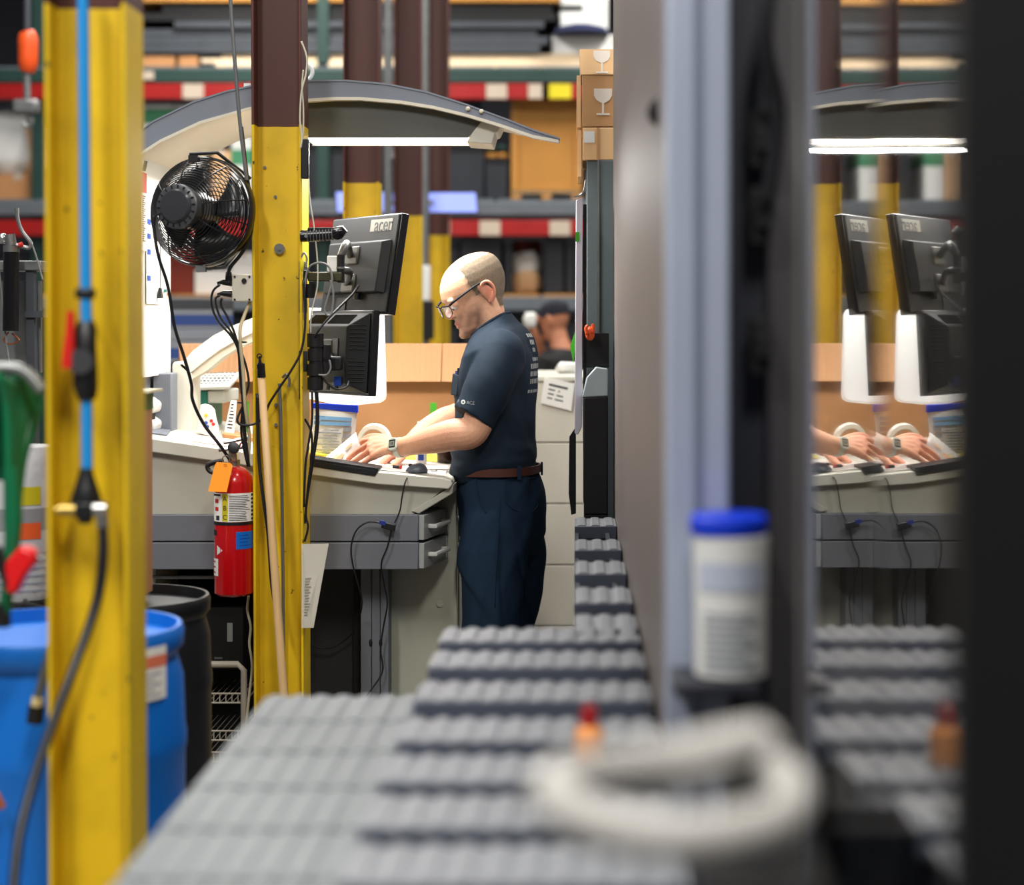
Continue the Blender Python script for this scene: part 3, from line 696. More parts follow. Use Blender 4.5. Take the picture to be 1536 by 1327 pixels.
# zip bag of wipes: white with blue rim and print
def wipes_bag(name, lab, c, w, h, lean, rise):
    """standing soft pouch: c = bottom centre, blue zip band along the top"""
    t = thing(name, lab, 'pouch', c)
    n = 12; rows = 8; vs = []; fs = []
    for side in (0, 1):
        for j in range(rows + 1):
            v = j / rows
            for i in range(n + 1):
                u = i / n
                bulge = .028 * math.sin(math.pi * u) * (1 - v ** 1.5) + .003
                vs.append((c[0] + (u - .5) * w * (1 + .05 * v) + lean * v, c[1] + (bulge if side else -bulge), c[2] + v * h - rise * u * v))
    o = (rows + 1) * (n + 1)
    for j in range(rows):
        for i in range(n):
            a = j * (n + 1) + i
            fs += [(a, a + 1, a + n + 2, a + n + 1), (o + a, o + a + n + 1, o + a + n + 2, o + a + 1)]
        a = j * (n + 1); b = a + n
        fs += [(a, a + n + 1, o + a + n + 1, o + a), (b, o + b, o + b + n + 1, b + n + 1)]
    fs.append(tuple(list(range(n, -1, -1)) + [o + i for i in range(n + 1)]))
    L = rows * (n + 1)
    fs.append(tuple([L + i for i in range(n + 1)] + [o + L + i for i in range(n, -1, -1)]))
    build(MB().add(vs, fs), 'bag', WHT, t, smooth=2)
    tl = V((c[0] - w * .54 + lean, c[1], c[2] + h)); tr = V((c[0] + w * .54 + lean, c[1], c[2] + h - rise))
    build(MB().prism([tl + V((0, -.008, -.013)), tr + V((0, -.008, -.018)), tr + V((0, -.008, .008)), tl + V((0, -.008, .004))], (0, .016, 0)), 'zip_band', mat('zip_blue', (16, 62, 226), .4), t, label='bright blue zip band', bev=.002)
    g = MB(); g2 = MB(); r = random.Random(3)
    yv = c[1] - .034
    q = lambda u, v: V((c[0] + (u - .5) * w * (1 + .05 * v) + lean * v, c[1] - (.031 * math.sin(math.pi * u) * (1 - v ** 1.5) + .0045), c[2] + v * h - rise * u * v))
    def patch(mb, u0, u1, v0, v1):
        k = 3
        for i in range(k):
            a = u0 + (u1 - u0) * i / k; b = u0 + (u1 - u0) * (i + 1) / k
            mb.prism([q(a, v0), q(b, v0), q(b, v1), q(a, v1)], (0, -.0008, 0))
    for v in (.72, .62): patch(g, .06, .9, v, v + .07)
    for k in range(9): patch(g2, .08 if k % 2 else .3, .62 + .1 * r.random(), .08 + k * .055, .1 + k * .055)
    for k in range(4): patch(g2, .74, .92, .12 + k * .13, .2 + k * .13)
    build(g, 'printed_band', mat('print_blue', (120, 170, 216), .6), t)
    build(g2, 'printed_text', mat('print_grey', (150, 156, 166), .6), t, kind='stuff')
    return t
D = 6.5
wipes_bag('wipes_pouch', 'white wipes pouch with a blue zip standing on the desk by the monitors', (PX(497, D), D, slope(PX(497, D)) + .003), .145, PZ(607, D) - slope(PX(497, D)), .012, .012)
# papers, tape, mouse, bottle and small tools
D = 6.55
flat('paper_stack', 'yellow and white papers stacked behind the black mat', 'paper', [(448, 6.42), (520, 6.42), (515, 6.6), (450, 6.6)], YPAP, .012)
flat('paper_stack', 'white paper sheaf lying on the yellow papers', 'paper', [(446, 6.52), (500, 6.52), (500, 6.7), (450, 6.7)], PAPER, .012, .014)
flat('yellow_sheet', 'yellow sheet lying under the right forearm on the desk', 'paper', [(604, 6.85), (690, 6.85), (694, 7.2), (612, 7.2)], YPAP)
flat('white_sheet', 'white sheet lying under the worker hands', 'paper', [(560, 6.3), (668, 6.3), (672, 6.75), (566, 6.75)], PAPER, .0015)
ROLL = mat('tape_white', (240, 238, 226), .4)
D = 6.75
t = thing('tape_roll', 'white tape roll standing on edge behind the left hand', 'tape', rest(562, D))
c = rest(562, D, .061)
build(MB().lathe([(.046, -.012), (.059, -.012), (.059, .012), (.046, .012)], c, (0.15, 1, 0.25), 36, caps=False).lathe([(.046, .012), (.046, -.012)], c, (0.15, 1, 0.25), 36, caps=False), 'tape', ROLL, t)
build(MB().lathe([(.043, -.0125), (.0455, -.0125), (.0455, .0125), (.043, .0125)], c, (0.15, 1, 0.25), 36, caps=False), 'core', GREYL, t)
D = 6.32
t = thing('mouse', 'grey computer mouse near the front corner of the desk', 'mouse', rest(626, D))
zz = rest(626, D, .003).z
mb = MB().sph((0, 0, 0), 1, 24, 14)
mb.v = [V((PX(625, D) + p.x * .036, D + p.y * .028, zz + max(p.z, -.15) * (.027 + .006 * p.x) + .004)) for p in mb.v]
build(mb, 'body', mat('mouse_grey', (74, 78, 86), .35), t, smooth=2)
build(MB().sph((PX(616, D), D, zz + .024), (.008, .004, .005), 10, 8), 'wheel', BLK, t)
mb = MB().sph((0, 0, 0), 1, 24, 10); mb.v = [V((PX(625, D) + p.x * .037, D + p.y * .029, zz + p.z * .003 + .002)) for p in mb.v]
build(mb, 'sole', BLK, t)
D = 6.7
t = thing('small_bottle', 'small white bottle with a red cap standing behind the mouse', 'bottle', rest(632, D))
z0 = rest(632, D).z
build(MB().lathe([(.016, 0), (.019, .004), (.019, .045), (.012, .058)], (PX(632, D), D, z0), n=18), 'body', WHT, t)
build(MB().lathe([(.012, .058), (.013, .06), (.012, .075)], (PX(632, D), D, z0), n=18), 'cap', SIGNR, t)
build(MB().bx(PX(632, D) - .010, PX(632, D) + .010, D - .021, D - .018, z0 + .015, z0 + .035), 'label_patch', BLUI, t)
D = 6.48
build(MB().bx(PX(622, D), PX(634, D), D, D + .02, rest(628, D, .002).z, rest(628, D, .014).z), 'eraser', SIGNR, None, 'small red block lying behind the mouse', 'block', bev=.002)
t = thing('marker_pen', 'short black marker pen with a red end by the right hand', 'pen', rest(592, 6.4, .008))
a, b = rest(589, 6.40, .008), rest(599, 6.40, .008)
build(MB().cyl(a, b, .006, n=12), 'barrel', BLK, t); build(MB().cyl(b, rest(603, 6.40, .008), .0065, n=12), 'cap', SIGNR, t)
D = 6.85
t = thing('dark_bottle', 'dark brown round bottle beside the worker belly on the desk', 'bottle', rest(668, D))
build(MB().lathe([(.026, 0), (.03, .006), (.03, .04), (.02, .055), (.012, .06), (.012, .07)], rest(668, D), n=20), 'body', mat('brown_glass', (46, 28, 20), .15), t)
build(MB().lathe([(.014, .068), (.014, .085)], rest(668, D), n=16), 'cap', BLK, t)
D = 6.5
t = thing('steel_rule', 'steel rule lying on the desk beside the mouse', 'ruler', rest(655, D, .003))
build(MB().bx(PX(636, D), PX(674, D), D, D + .025, rest(655, D, .003).z, rest(655, D, .005).z), 'blade', STEEL, t)
for k, (px, D_) in enumerate(((644, 6.42), (651, 6.4))):
    mb = MB(); mb.torus(rest(px, D_, .008), (0, .1, 1), .009, .003, 16, 6)
    build(mb, 'steel_ring', STEEL, None, ['left small steel ring right of the mouse', 'right small steel ring right of the mouse'][k], 'ring', 'steel rings by the mouse')
D = 7.1
doc('white_card', 'upright white card behind the right forearm', 'card', [(PX(627, D), D, slope(PX(627, D))), (PX(641, D), D, slope(PX(641, D))), (PX(641, D), D, PZ(632, D)), (PX(626, D), D, PZ(632, D))], PAPER, textrows(3, .1, .9, .6, .9, 2), th=.003)

# beige cabinet behind the worker, with its notice and clutter
D = 7.9
t = thing('storage_cabinet', 'tall beige cabinet behind the worker with a paper notice', 'cabinet', (PX(840, D), D + .45, 0))
CAB = mat('cabinet_beige', (206, 200, 186), .5, var=.03)
x0, x1, z1 = PX(790, D), PX(905, D), PZ(572, D)
n_ = 5
for k in range(n_):
    a = z1 * k / n_; b = z1 * (k + 1) / n_
    build(MB().bx(x0, x1, D, D + 1.0, a + .002, b - .002), 'drawer' if k < n_ else 'body', CAB, t, bev=.004)
build(MB().bx(x0 - .01, x1 + .01, D - .01, D + 1.02, z1, z1 + .02), 'top', CREAM, t, bev=.004)
doc('notice_sheet', 'white printed notice taped tilted on the beige cabinet', 'notice', [(PX(811, D - .01), D - .013, PZ(604, D)), (PX(857, D), D - .013, PZ(616, D)), (PX(862, D), D - .013, PZ(575, D)), (PX(817, D), D - .013, PZ(565, D))], PAPER, [(.18, .8, .72, .80), (.18, .4, .56, .61), (.5, .56, .56, .61), (.18, .38, .4, .45), (.46, .68, .4, .45), (.18, .34, .24, .29), (.42, .7, .24, .29)])
lumpy('crumpled_bag', 'crumpled white bag on top of the beige cabinet', 'bag', 852, 560, D + .5, .05, .025, WHT, zb=z1 + .02)
# ------------------------------------------------------------------ on the front column
CD = 6.0
# fan
FANB = mat('fan_black', (26, 26, 27), .32); FANM = mat('fan_motor', (66, 67, 70), .3)
FD = 5.97
t = thing('wall_fan', 'round black caged fan bracketed to the left side of the front column', 'fan', P(305, 318, FD))
ax = V((-.40, -.90, .08)).normalized()          # from the ring towards the motor, back at the camera
cR = P(305, 318, FD + .02); cM = P(268, 313, FD - .10)
ax = (cM - cR).normalized(); ax = V((-.28, -.95, .05)).normalized()
R_ = .165
u = ax.orthogonal().normalized(); w = ax.cross(u)
build(MB().lathe([(R_ + .003, -.018), (R_ + .006, -.014), (R_ + .006, .014), (R_ + .003, .018), (R_, .014), (R_, -.014)], cR, ax, 48, caps=False), 'ring', FANB, t)
g = MB()
for k in range(15):
    f = k / 14; rr = .062 + (R_ - .062) * f; hh = .03 + .10 * (1 - f ** 1.8)
    g.torus(cR + ax * hh, ax, rr, .0019, 48, 5)
build(g, 'rear_guard', FANB, t, kind='stuff')
g = MB()
for k in range(8):
    a = 2 * math.pi * k / 8 + .2; d = u * math.cos(a) + w * math.sin(a)
    g.tube([cR + d * (.062 + (R_ - .062) * f) + ax * (.031 + .10 * (1 - f ** 1.8)) for f in (0, .25, .5, .75, 1)], .0024, 5)
build(g, 'guard_spoke', FANB, t, kind='stuff')
g = MB()
for k in range(12): g.torus(cR - ax * (.02 + .05 * (1 - (k / 11) ** 2)), ax, .02 + (R_ - .02) * k / 11, .0017, 40, 5)
for k in range(6):
    a = 2 * math.pi * k / 6; d = u * math.cos(a) + w * math.sin(a)
    g.tube([cR - ax * .07, cR + d * R_ * .6 - ax * .052, cR + d * R_ - ax * .018], .0022, 5)
build(g, 'front_guard', FANB, t, kind='stuff')
MESHW = mat('fan_blade', (40, 40, 42), .3)
for k in range(4):
    a0 = 2 * math.pi * k / 4 + .5; rows = []
    mb = MB(); vs = []; fs = []
    for i in range(7):
        a = a0 + 1.05 * i / 6
        for r in (.045, .09, .138):
            d = u * math.cos(a + (r - .045) * 2) + w * math.sin(a + (r - .045) * 2)
            vs.append(cR + d * r + ax * (.02 - .055 * i / 6 * (1 - .3 * r / .138)))
    for i in range(6):
        for j in range(2): fs.append((i * 3 + j, i * 3 + j + 1, i * 3 + j + 4, i * 3 + j + 3))
    b = build(mb.add(vs, fs), 'blade', MESHW, t, smooth=2)
    sd = b.modifiers.new('thickness', 'SOLIDIFY'); sd.thickness = .003
build(MB().lathe([(.045, -.03), (.05, -.025), (.05, .03), (.045, .034)], cR, ax, 28), 'hub', FANB, t)
mt = build(MB().lathe([(.054, .03), (.061, .05), (.063, .15), (.068, .155), (.068, .172), (.058, .178)], cR, ax, 40), 'motor', FANM, t)
build(MB().lathe([(.052, .176), (.052, .182), (.046, .188), (.01, .190)], cR, ax, 36), 'motor_cap', mat('motor_cap_grey', (52, 53, 56), .25), mt)
g = MB()
for k in range(18):
    a = 2 * math.pi * k / 18; d = u * math.cos(a) + w * math.sin(a)
    M3 = Matrix((d, w * math.cos(a) - u * math.sin(a), ax)).transposed()
    g.box(cR + d * .059 + ax * .179, (.009, .003, .006), M3)
build(g, 'cooling_fins', BLK, mt, kind='stuff')
d = P(310, 313, 5.9) - cR; d = (d - ax * d.dot(ax)).normalized(); tt = ax.cross(d)
build(MB().box(cR + d * .0635 + ax * .10, (.003, .045, .04), Matrix((d, tt, ax)).transposed()), 'rating_plate', GALV, mt)
build(MB().box(P(291, 238, FD), (.03, .03, .02)).cyl(P(291, 243, FD), P(291, 232, FD), .006, n=10), 'pivot', BLK, t)
build(MB().tube([P(284, 231, FD), P(326, 229, FD + .02), P(376, 268, CD + .03)], .0055, 8), 'bracket_arm', BLK, t)
build(MB().box(P(302, 403, FD), (.03, .03, .02)).cyl(P(302, 396, FD), P(302, 408, FD), .006, n=10), 'pivot', GALV, t)
build(MB().tube([P(296, 406, FD), P(338, 400, FD + .02), P(378, 350, CD + .03)], .0055, 8), 'bracket_arm', GALV, t)
build(MB().tube([P(362, 280, FD - .01), P(368, 300, FD - .02), P(368, 330, FD - .02), P(362, 345, FD - .01)], .004, 8, k=4), 'side_handle', FANB, t)

def cable(name, lab, pts, r, m, D=None, k=7, cat='cable', group=None):
    q = [P(*p) if len(p) == 3 else P(p[0], p[1], D) for p in pts]
    return build(MB().tube(q, r, 7, k=k), name, m, None, lab, cat, group, smooth=2)
DKCAB = mat('cable_black', (24, 24, 28), .4, var=0); WCAB = mat('cable_cream', (196, 190, 170), .5, var=0); GCAB = mat('cable_grey', (120, 120, 118), .5, var=0)
cable('power_cable', 'thick black fan cord hanging from the motor down to the desk edge', [(231, 324, 5.84), (231, 345, 5.84), (238, 385, 5.84), (252, 430, 5.86), (262, 490, 5.88), (276, 535, 5.9), (287, 575, 5.92), (289, 600, 5.93), (305, 635, 5.95), (330, 668, 5.96), (345, 690, 5.99)], .0052, DKCAB)
cable('fan_lead', 'black lead running down the left edge of the front column past the fan', [(362, 190, CD - .03), (370, 260, CD - .03), (377, 310, CD - .03), (376, 350, CD - .03), (362, 380, CD - .03), (346, 400, CD - .02), (342, 413, CD - .01)], .006, DKCAB)
build(MB().tube([P(344, -25, 5.93), P(352, 90, 5.93), P(360, 185, 5.94), P(370, 270, 5.95)], .006, 8, k=4), 'conduit', GALV, None, 'thin grey conduit slanting down across the canopy to the front column', 'conduit')
# junction box with plugs
t = thing('junction_box', 'cream junction box with two black plugs left of the front column', 'junction box', P(362, 452, CD))
JB = mat('junction_cream', (206, 200, 182), .5)
build(MB().bx(PX(348, CD), PX(381, CD), CD, CD + .07, PZ(452, CD), PZ(411, CD)), 'box', JB, t, bev=.003)
for px, py in ((352, 415), (374, 415), (352, 449), (374, 449)): build(MB().cyl(P(px, py, CD - .003), P(px, py, CD + .002), .0035, n=8), 'screw', BLK, t)
build(MB().cyl(P(366, 421, CD - .006), P(366, 421, CD + .002), .008, n=14), 'button', BLK, t)
for py in (424, 441):
    build(MB().cyl(P(348, py, CD + .03), P(334, py - 1, CD + .03), .012, .009, 12).cyl(P(334, py - 1, CD + .03), P(326, py + 1, CD + .03), .007, .005, 10), 'plug', BLK, t)
build(MB().cyl(P(343, 421, CD + .03), P(343, 408, CD + .03), .012, .009, 12), 'plug', BLK, t)
D = 5.98
for k, (pts, lab) in enumerate([([(330, 427), (320, 436), (317, 455), (326, 480), (346, 503), (357, 525), (360, 565), (364, 605), (362, 650), (372, 700)], 'outer black cord looping from the upper plug of the junction box'),
                                ([(330, 443), (323, 450), (330, 475), (345, 495), (358, 520), (368, 545), (373, 575), (366, 605), (368, 650), (374, 700)], 'middle black cord looping from the lower plug of the junction box'),
                                ([(333, 447), (332, 458), (345, 483), (355, 510), (361, 545), (364, 600), (365, 640), (371, 695)], 'inner black cord hanging from the lower plug of the junction box')]):
    cable('plug_cable', lab, [(a, b, D - .006 * k) for a, b in pts], .0038, DKCAB, cat='cable', group='cords from the junction box')
cable('flat_cable', 'cream flex hanging from the bottom of the junction box', [(375, 453, CD + .03), (366, 475, CD), (360, 500, D - .02), (365, 560, D - .02), (368, 610, D - .02), (374, 655, D), (372, 690, D)], .0055, mat('flex_cream', (190, 176, 140), .5), k=6)
for k, py in enumerate((513, 604)):
    build(MB().torus(P(363, py, D - .01), (0, .1, 1), .014, .002, 16, 6), 'cable_tie', BLK, None, ['upper black tie holding the cord bundle left of the column', 'lower black tie holding the cord bundle left of the column'][k], 'cable tie', 'ties on the cord bundle')
cable('signal_cable', 'black cable crossing the yellow face of the front column', [(455, 420, 5.985), (458, 480, 5.98), (452, 525, 5.975), (437, 555, 5.97), (420, 580, 5.97), (404, 605, 5.97), (396, 625, 5.97), (380, 636, 5.965), (362, 637, 5.96), (356, 630, 5.96), (360, 618, 5.965), (366, 606, 5.965)], .0038, DKCAB)
# fire extinguisher on its hook
ED = 6.02
RED = mat('extinguisher_red', (186, 8, 14), .22, var=.03, coat=.5)
t = thing('fire_extinguisher', 'red fire extinguisher with an orange tag hung on the front column', 'extinguisher', P(351, 892, ED))
ec = P(351, 892, ED); er = .0605; z0 = ec.z
hh = PZ(705, ED) - z0
build(MB().lathe([(.05, 0), (er, .008), (er, hh - .04), (er * .93, hh - .02), (er * .75, hh - .004), (.032, hh + .008), (.018, hh + .014)], (ec.x, ec.y, z0), n=44), 'cylinder', RED, t)
def arc(mb, r, a0, a1, za, zb_, n=10):
    """patch of a cylinder about the extinguisher axis; angles in degrees, 0 faces the camera, + to the right"""
    vs = []; fs = []
    for i in range(n + 1):
        a = math.radians(a0 + (a1 - a0) * i / n)
        for z in (za, zb_):
            vs.append((ec.x + r * math.sin(a), ec.y - r * math.cos(a), z))
    for i in range(n): fs.append((2 * i, 2 * i + 2, 2 * i + 3, 2 * i + 1))
    return mb.add(vs, fs)
def arc_text(mb, body, size, r, ang, z, align='CENTER'):
    vs, fs = glyphs(body, size, align)
    out = []
    for p in vs:
        a = math.radians(ang) + p.x / r
        out.append((ec.x + (r + .0004 + p.z) * math.sin(a), ec.y - (r + .0004 + p.z) * math.cos(a), z + p.y))
    return mb.add(out, fs)
ez = lambda py: PZ(py, ED - .06)
build(arc(MB(), er + .0008, -88, 88, ez(783), ez(740), 24), 'label_band', PAPER, t)
build(arc(MB(), er + .0011, -26, -8, ez(782), ez(741), 4), 'class_stripe', YLAB, t, label='yellow class stripe')
g = MB()
for ch, py in (('A', 748.5), ('B', 762.5), ('C', 776)): arc_text(g, ch, .021, er + .0013, -17, ez(py))
arc_text(g, '10', .012, er + .0011, -70, ez(744))
r_ = random.Random(5)
for k in range(15):
    arc(g, er + .0012, -4, 62 - 18 * r_.random(), ez(781 - k * 2.6), ez(779.9 - k * 2.6), 6)
arc(g, er + .0012, -86, -32, ez(744.5), ez(741.5), 6)
arc(g, er + .0012, -52, -36, ez(781), ez(774), 3)
for k in range(7): arc(g, er + .0012, 68, 84, ez(781 - k * 6), ez(777.5 - k * 6), 3)
build(g, 'printed_text', INK, t, kind='stuff')
g = MB()
for py in (752, 764): arc(g, er + .0012, -58, -40, ez(py + 3), ez(py - 3), 3).add(*[[], []])
build(g, 'pictogram', SIGNR, t, kind='stuff')
build(arc(MB(), er + .0015, -90, 90, ez(788), ez(783.5), 24).add([], []), 'mount_strap', BLK, t)
build(arc(MB(), er + .0008, 16, 78, ez(824), ez(798), 10), 'blue_label', BLUEP, t, label='blue inspection label')
g = MB()
for k in range(4): arc(g, er + .001, 26, 64 - 9 * (k % 2), ez(819 - k * 5), ez(818 - k * 5), 4)
build(g, 'printed_text', mat('ink_blue', (10, 50, 130), .6), t, kind='stuff')
dm = MB(); vs = []
for a, py in ((-88, 812), (-30, 826), (-88, 840)): vs.append((ec.x + (er + .001) * math.sin(math.radians(a)), ec.y - (er + .001) * math.cos(math.radians(a)), ez(py)))
mid = [(-88, 812), (-46, 819), (-25, 826), (-46, 833), (-88, 840)]
vs = [(ec.x + (er + .0009) * math.sin(math.radians(a)), ec.y - (er + .0009) * math.cos(math.radians(a)), ez(py)) for a, py in mid]
build(dm.add(vs, [(0, 1, 3, 4), (1, 2, 3)]), 'diamond_label', PAPER, t)
build(arc(MB(), er + .0008, -88, -42, ez(865), ez(836 + 3), 5), 'lower_label', PAPER, t)
g = MB()
for k in range(3): arc(g, er + .0011, -84, -56, ez(861 - k * 8), ez(858.5 - k * 8), 4)
build(g, 'printed_text', SIGNR, t, kind='stuff')
build(arc(MB(), er + .0008, -88, -50, ez(804), ez(796), 5), 'black_label', BLK, t)
zt = z0 + hh + .014
build(MB().cyl((ec.x, ec.y, zt - .006), (ec.x, ec.y, zt + .02), .019, n=20), 'valve_neck', STEEL, t)
build(MB().box((ec.x + .0, ec.y - .012, zt + .035), (.026, .03, .04)), 'valve_body', mat('brass', (190, 176, 150), .3, metal=.8), t, bev=.004)
build(MB().tube([(ec.x - .045, ec.y - .01, zt + .05), (ec.x + .0, ec.y - .012, zt + .056), (ec.x + .05, ec.y, zt + .062)], .007, 8), 'carry_handle', STEEL, t)
build(MB().tube([(ec.x - .03, ec.y - .01, zt + .072), (ec.x, ec.y - .012, zt + .078), (ec.x + .05, ec.y, zt + .09)], .006, 8), 'lever', STEEL, t)
build(MB().lathe([(.018, 0), (.018, .012), (.012, .014)], P(351, 672, ED - .035), (0, -1, .2), 20), 'gauge', BLK, t)
build(MB().tube([(ec.x + .02, ec.y - .02, zt + .06), (ec.x + .03, ec.y - .03, zt + .075), (ec.x + .055, ec.y - .03, zt + .07)], .0025, 6, k=3), 'pull_pin', SIGNR, t, label='red pull pin seal')
build(MB().torus(P(339, 689, ED - .05), (0.1, 1, 0), .012, .0018, 20, 6), 'tag_ring', STEEL, t)
build(MB().tube([P(335, 690, ED), P(318, 694, ED), P(311, 700, ED), P(318, 708, ED), P(338, 706, ED), P(366, 706, ED + .06), P(372, 740, ED + .08)], .0075, 8, k=5), 'discharge_hose', RUB, t)
ORT = mat('tag_orange', (252, 152, 12), .6, var=.02)
q = [P(316, 736, ED - .075), P(341, 737, ED - .078), P(348, 696, ED - .072), P(322, 693, ED - .07)]
build(MB().prism([P(312, 737, ED - .09), P(340, 738, ED - .085), P(349, 698, ED - .07), P(345, 694, ED - .07), P(325, 693, ED - .07), P(322, 698, ED - .07)], (0, .0012, 0)).torus(P(338, 697, ED - .0725), (0, 1, 0), .004, .0012, 14, 5), 'tag', ORT, t, label='orange inspection tag')
# broom handle leaning on the column
SHAFT = mat('broom_wood', (204, 168, 118), .5, var=.12, vs=5, stretch=(12, 12, 1))
t = thing('broom', 'wooden broom handle with a black cap leaning on the front column', 'broom', P(433, 1110, 5.86))
build(MB().tube([P(392, 565, 5.93), P(408, 800, 5.9), P(428, 1075, 5.87), P(436, 1190, 5.85)], [.0115, .0125, .0135, .0135], 12), 'handle', SHAFT, t, smooth=2)
build(MB().tube([P(389.5, 534, 5.93), P(390, 543, 5.93), P(391, 546, 5.93), P(392.5, 566, 5.93)], [.003, .005, .0125, .0132], 12), 'handle_cap', BLKG, t)
build(MB().torus(P(389, 534, 5.93), (0, 1, 0), .007, .002, 14, 6), 'hanging_loop', BLK, t)
build(MB().box(P(437, 1192, 5.85), (.32, .06, .06)), 'head', SHAFT, t, bev=.01)
cable('broom_lead', 'black cable hanging along the left side of the broom handle', [(386, 590, 5.95), (388, 680, 5.95), (394, 740, 5.94), (402, 800, 5.94), (408, 880, 5.94), (418, 930, 5.95)], .0055, DKCAB)
build(MB().tube([P(426, 1040, 6.05), P(424, 800, 6.04), P(421, 620, 6.03), P(419, 575, 6.03)], .0052, 8).tube([P(424, 566, 6.03), P(430, 561, 6.02), P(434, 570, 6.02), P(433, 580, 6.02)], .0042, 8, k=4), 'conduit', GALV, None, 'thin metal conduit in the web of the front column', 'conduit')
t = thing('column_bolts', 'pair of small steel bolts and a large washer in the front column face', 'bolt', P(419, 373, CD + .07))
build(MB().cyl(P(419, 373, CD + .075), P(419, 373, CD + .058), .0165, n=24), 'washer', STEEL, t)
build(MB().cyl(P(419, 373, CD + .06), P(419, 373, CD + .052), .006, n=6), 'bolt', STEEL, t)
for px, py in ((413, 295), (397, 251)): build(MB().cyl(P(px, py, CD + .075), P(px, py, CD + .066), .005, n=10), 'bolt', STEEL, t)
t = thing('conduit_screws', 'two small hex screws beside the conduit on the front column', 'screw', P(415, 610, CD + .07))
for py in (607, 637): build(MB().cyl(P(414, py, CD + .076), P(414, py, CD + .06), .006, n=6), 'screw', GALV, t)
# hanging sheets right of the column
D = 5.98
doc('hanging_sheets', 'white printed sheets hanging from the right flange of the front column', 'paper', [(PX(455, D), D - .02, PZ(940, D)), (PX(469, D), D + .02, PZ(943, D)), (PX(490, D), D + .05, PZ(818, D)), (PX(455, D), D - .02, PZ(815, D))], mat('poly_sheet', (228, 222, 206), .4), textrows(14, .12, .5, .15, .62, 6, .35), lm=mat('print_fade', (176, 172, 158), .7))

# ------------------------------------------------------------------ twin monitors on a pole arm
MONC = mat('monitor_black', (36, 37, 39), .55, var=.05, spec=.25); MONE = mat('monitor_edge', (20, 21, 25), .25)
def basis(yaw, pitch):
    n = V((math.sin(yaw) * math.cos(pitch), math.cos(yaw) * math.cos(pitch), -math.sin(pitch)))   # screen faces this way
    t_ = V((math.cos(yaw), -math.sin(yaw), 0)); up_ = t_.cross(n)
    if up_.z < 0: up_ = -up_
    return n, t_, up_
def monitor(label, corner, yaw, pitch, w_, h_, kind):
    n, tx, up_ = basis(yaw, pitch)
    o = V(corner)        # upper right corner of the back, nearest the camera
    pt = lambda u, v, d: o - tx * (u * w_) - up_ * (v * h_) - n * d        # u from right to left, v downward, d = out of the back
    t = thing('monitor', label, 'monitor', pt(.5, 1, 0), 'twin monitors on the front column')
    def slab(u0, u1, v0, v1, d0, d1): 
        return MB().loft([[pt(u0, v0, d0), pt(u1, v0, d0), pt(u1, v1, d0), pt(u0, v1, d0)], [pt(u0, v0, d1), pt(u1, v0, d1), pt(u1, v1, d1), pt(u0, v1, d1)]])
    build(slab(0, 1, 0, 1, -.028, 0), 'bezel', MONE, t, bev=.003)
    build(slab(.03, .97, .04, .96, -.030, -.028), 'screen', BLKG, t)
    if kind == 'flat':
        build(slab(.012, .988, .012, .988, 0, .006), 'back_cover', MONC, t, bev=.003)
        cov = MB().loft([[pt(.06, .26, .006), pt(.94, .26, .006), pt(.94, .80, .006), pt(.06, .80, .006)], [pt(.11, .29, .030), pt(.89, .29, .030), pt(.89, .79, .030), pt(.11, .79, .030)]])
        build(cov, 'back_housing', MONC, t, bev=.003)
        q = lambda u, v: pt(u, v, .0065)
        build(MB().prism([pt(.09, .05, .0062), pt(.40, .05, .0062), pt(.40, .17, .0062), pt(.09, .17, .0062)], -n * .0006), 'badge', mat('badge_silver', (128, 126, 116), .4), t)
        g = MB(); text_on(g, 'acer', .068, pt(.215, .112, .0070), tx, up_, shear=0)
        build(g, 'badge_lettering', BLK, t, label='dark maker lettering')
        build(slab(.60, .74, .84, .98, .006, .010), 'socket_plate', BLK, t)
        build(MB().cyl(pt(.40, .80, .02), pt(.40, .86, .02), .012, n=10), 'video_plug', BLK, t)
    else:
        hs = MB().loft([[pt(.02, .03, .002), pt(.98, .03, .002), pt(.98, .97, .002), pt(.02, .97, .002)], [pt(.18, .20, .05), pt(.86, .20, .05), pt(.86, .86, .05), pt(.18, .86, .05)]])
        h = build(hs, 'back_housing', MONC, t, bev=.003)
        g = MB(); vs_u = lambda v: .02 + .16 * 0
        for k in range(15):
            v = .18 + .66 * k / 14
            if .50 < v < .58: continue
            for j in (0,):
                a, b = pt(.045, v, .0095), pt(.155, v, .0435)
                g.tube([a, b], .0022, 4)
        build(g, 'side_vents', BLKM, h, kind='stuff')
        g = MB()
        for k in range(9):
            for j in range(14):
                v = .06 + .1 * k / 8
                g.box(pt(.2 + .026 * j, v, .002 + .048 * (v - .03) / .17 + .0008), (.004, .004, .004))
                g.box(pt(.62 + .02 * j, v, .002 + .048 * (v - .03) / .17 + .0008), (.004, .004, .004))
        build(g, 'top_vents', BLKM, h, kind='stuff')
        build(slab(.3, .72, .34, .70, .05, .053), 'mount_recess', BLK, t)
        for u_ in (.38, .52, .66): build(slab(u_ - .02, u_ + .02, .87, .95, .03, .034), 'socket', BLKM, t)
        build(MB().box(pt(.27, .84, .052), (.024, .024, .03)), 'video_plug', mat('plug_blue', (24, 70, 170), .4), t, label='blue video plug')
    return t, pt, n, tx, up_
m1, pt1, n1, tx1, up1 = monitor('upper thin black monitor with a silver badge on its back', P(603, 319, 6.13), math.radians(56), math.radians(9), .47, .325, 'flat')
m2, pt2, n2, tx2, up2 = monitor('lower thick black monitor with vent slots on its back', P(559, 465, 6.10), math.radians(54), math.radians(3), .40, .272, 'vent')
t = thing('monitor_mount', 'black twin monitor arm clamped to the right flange of the front column', 'arm', P(462, 600, CD + .05))
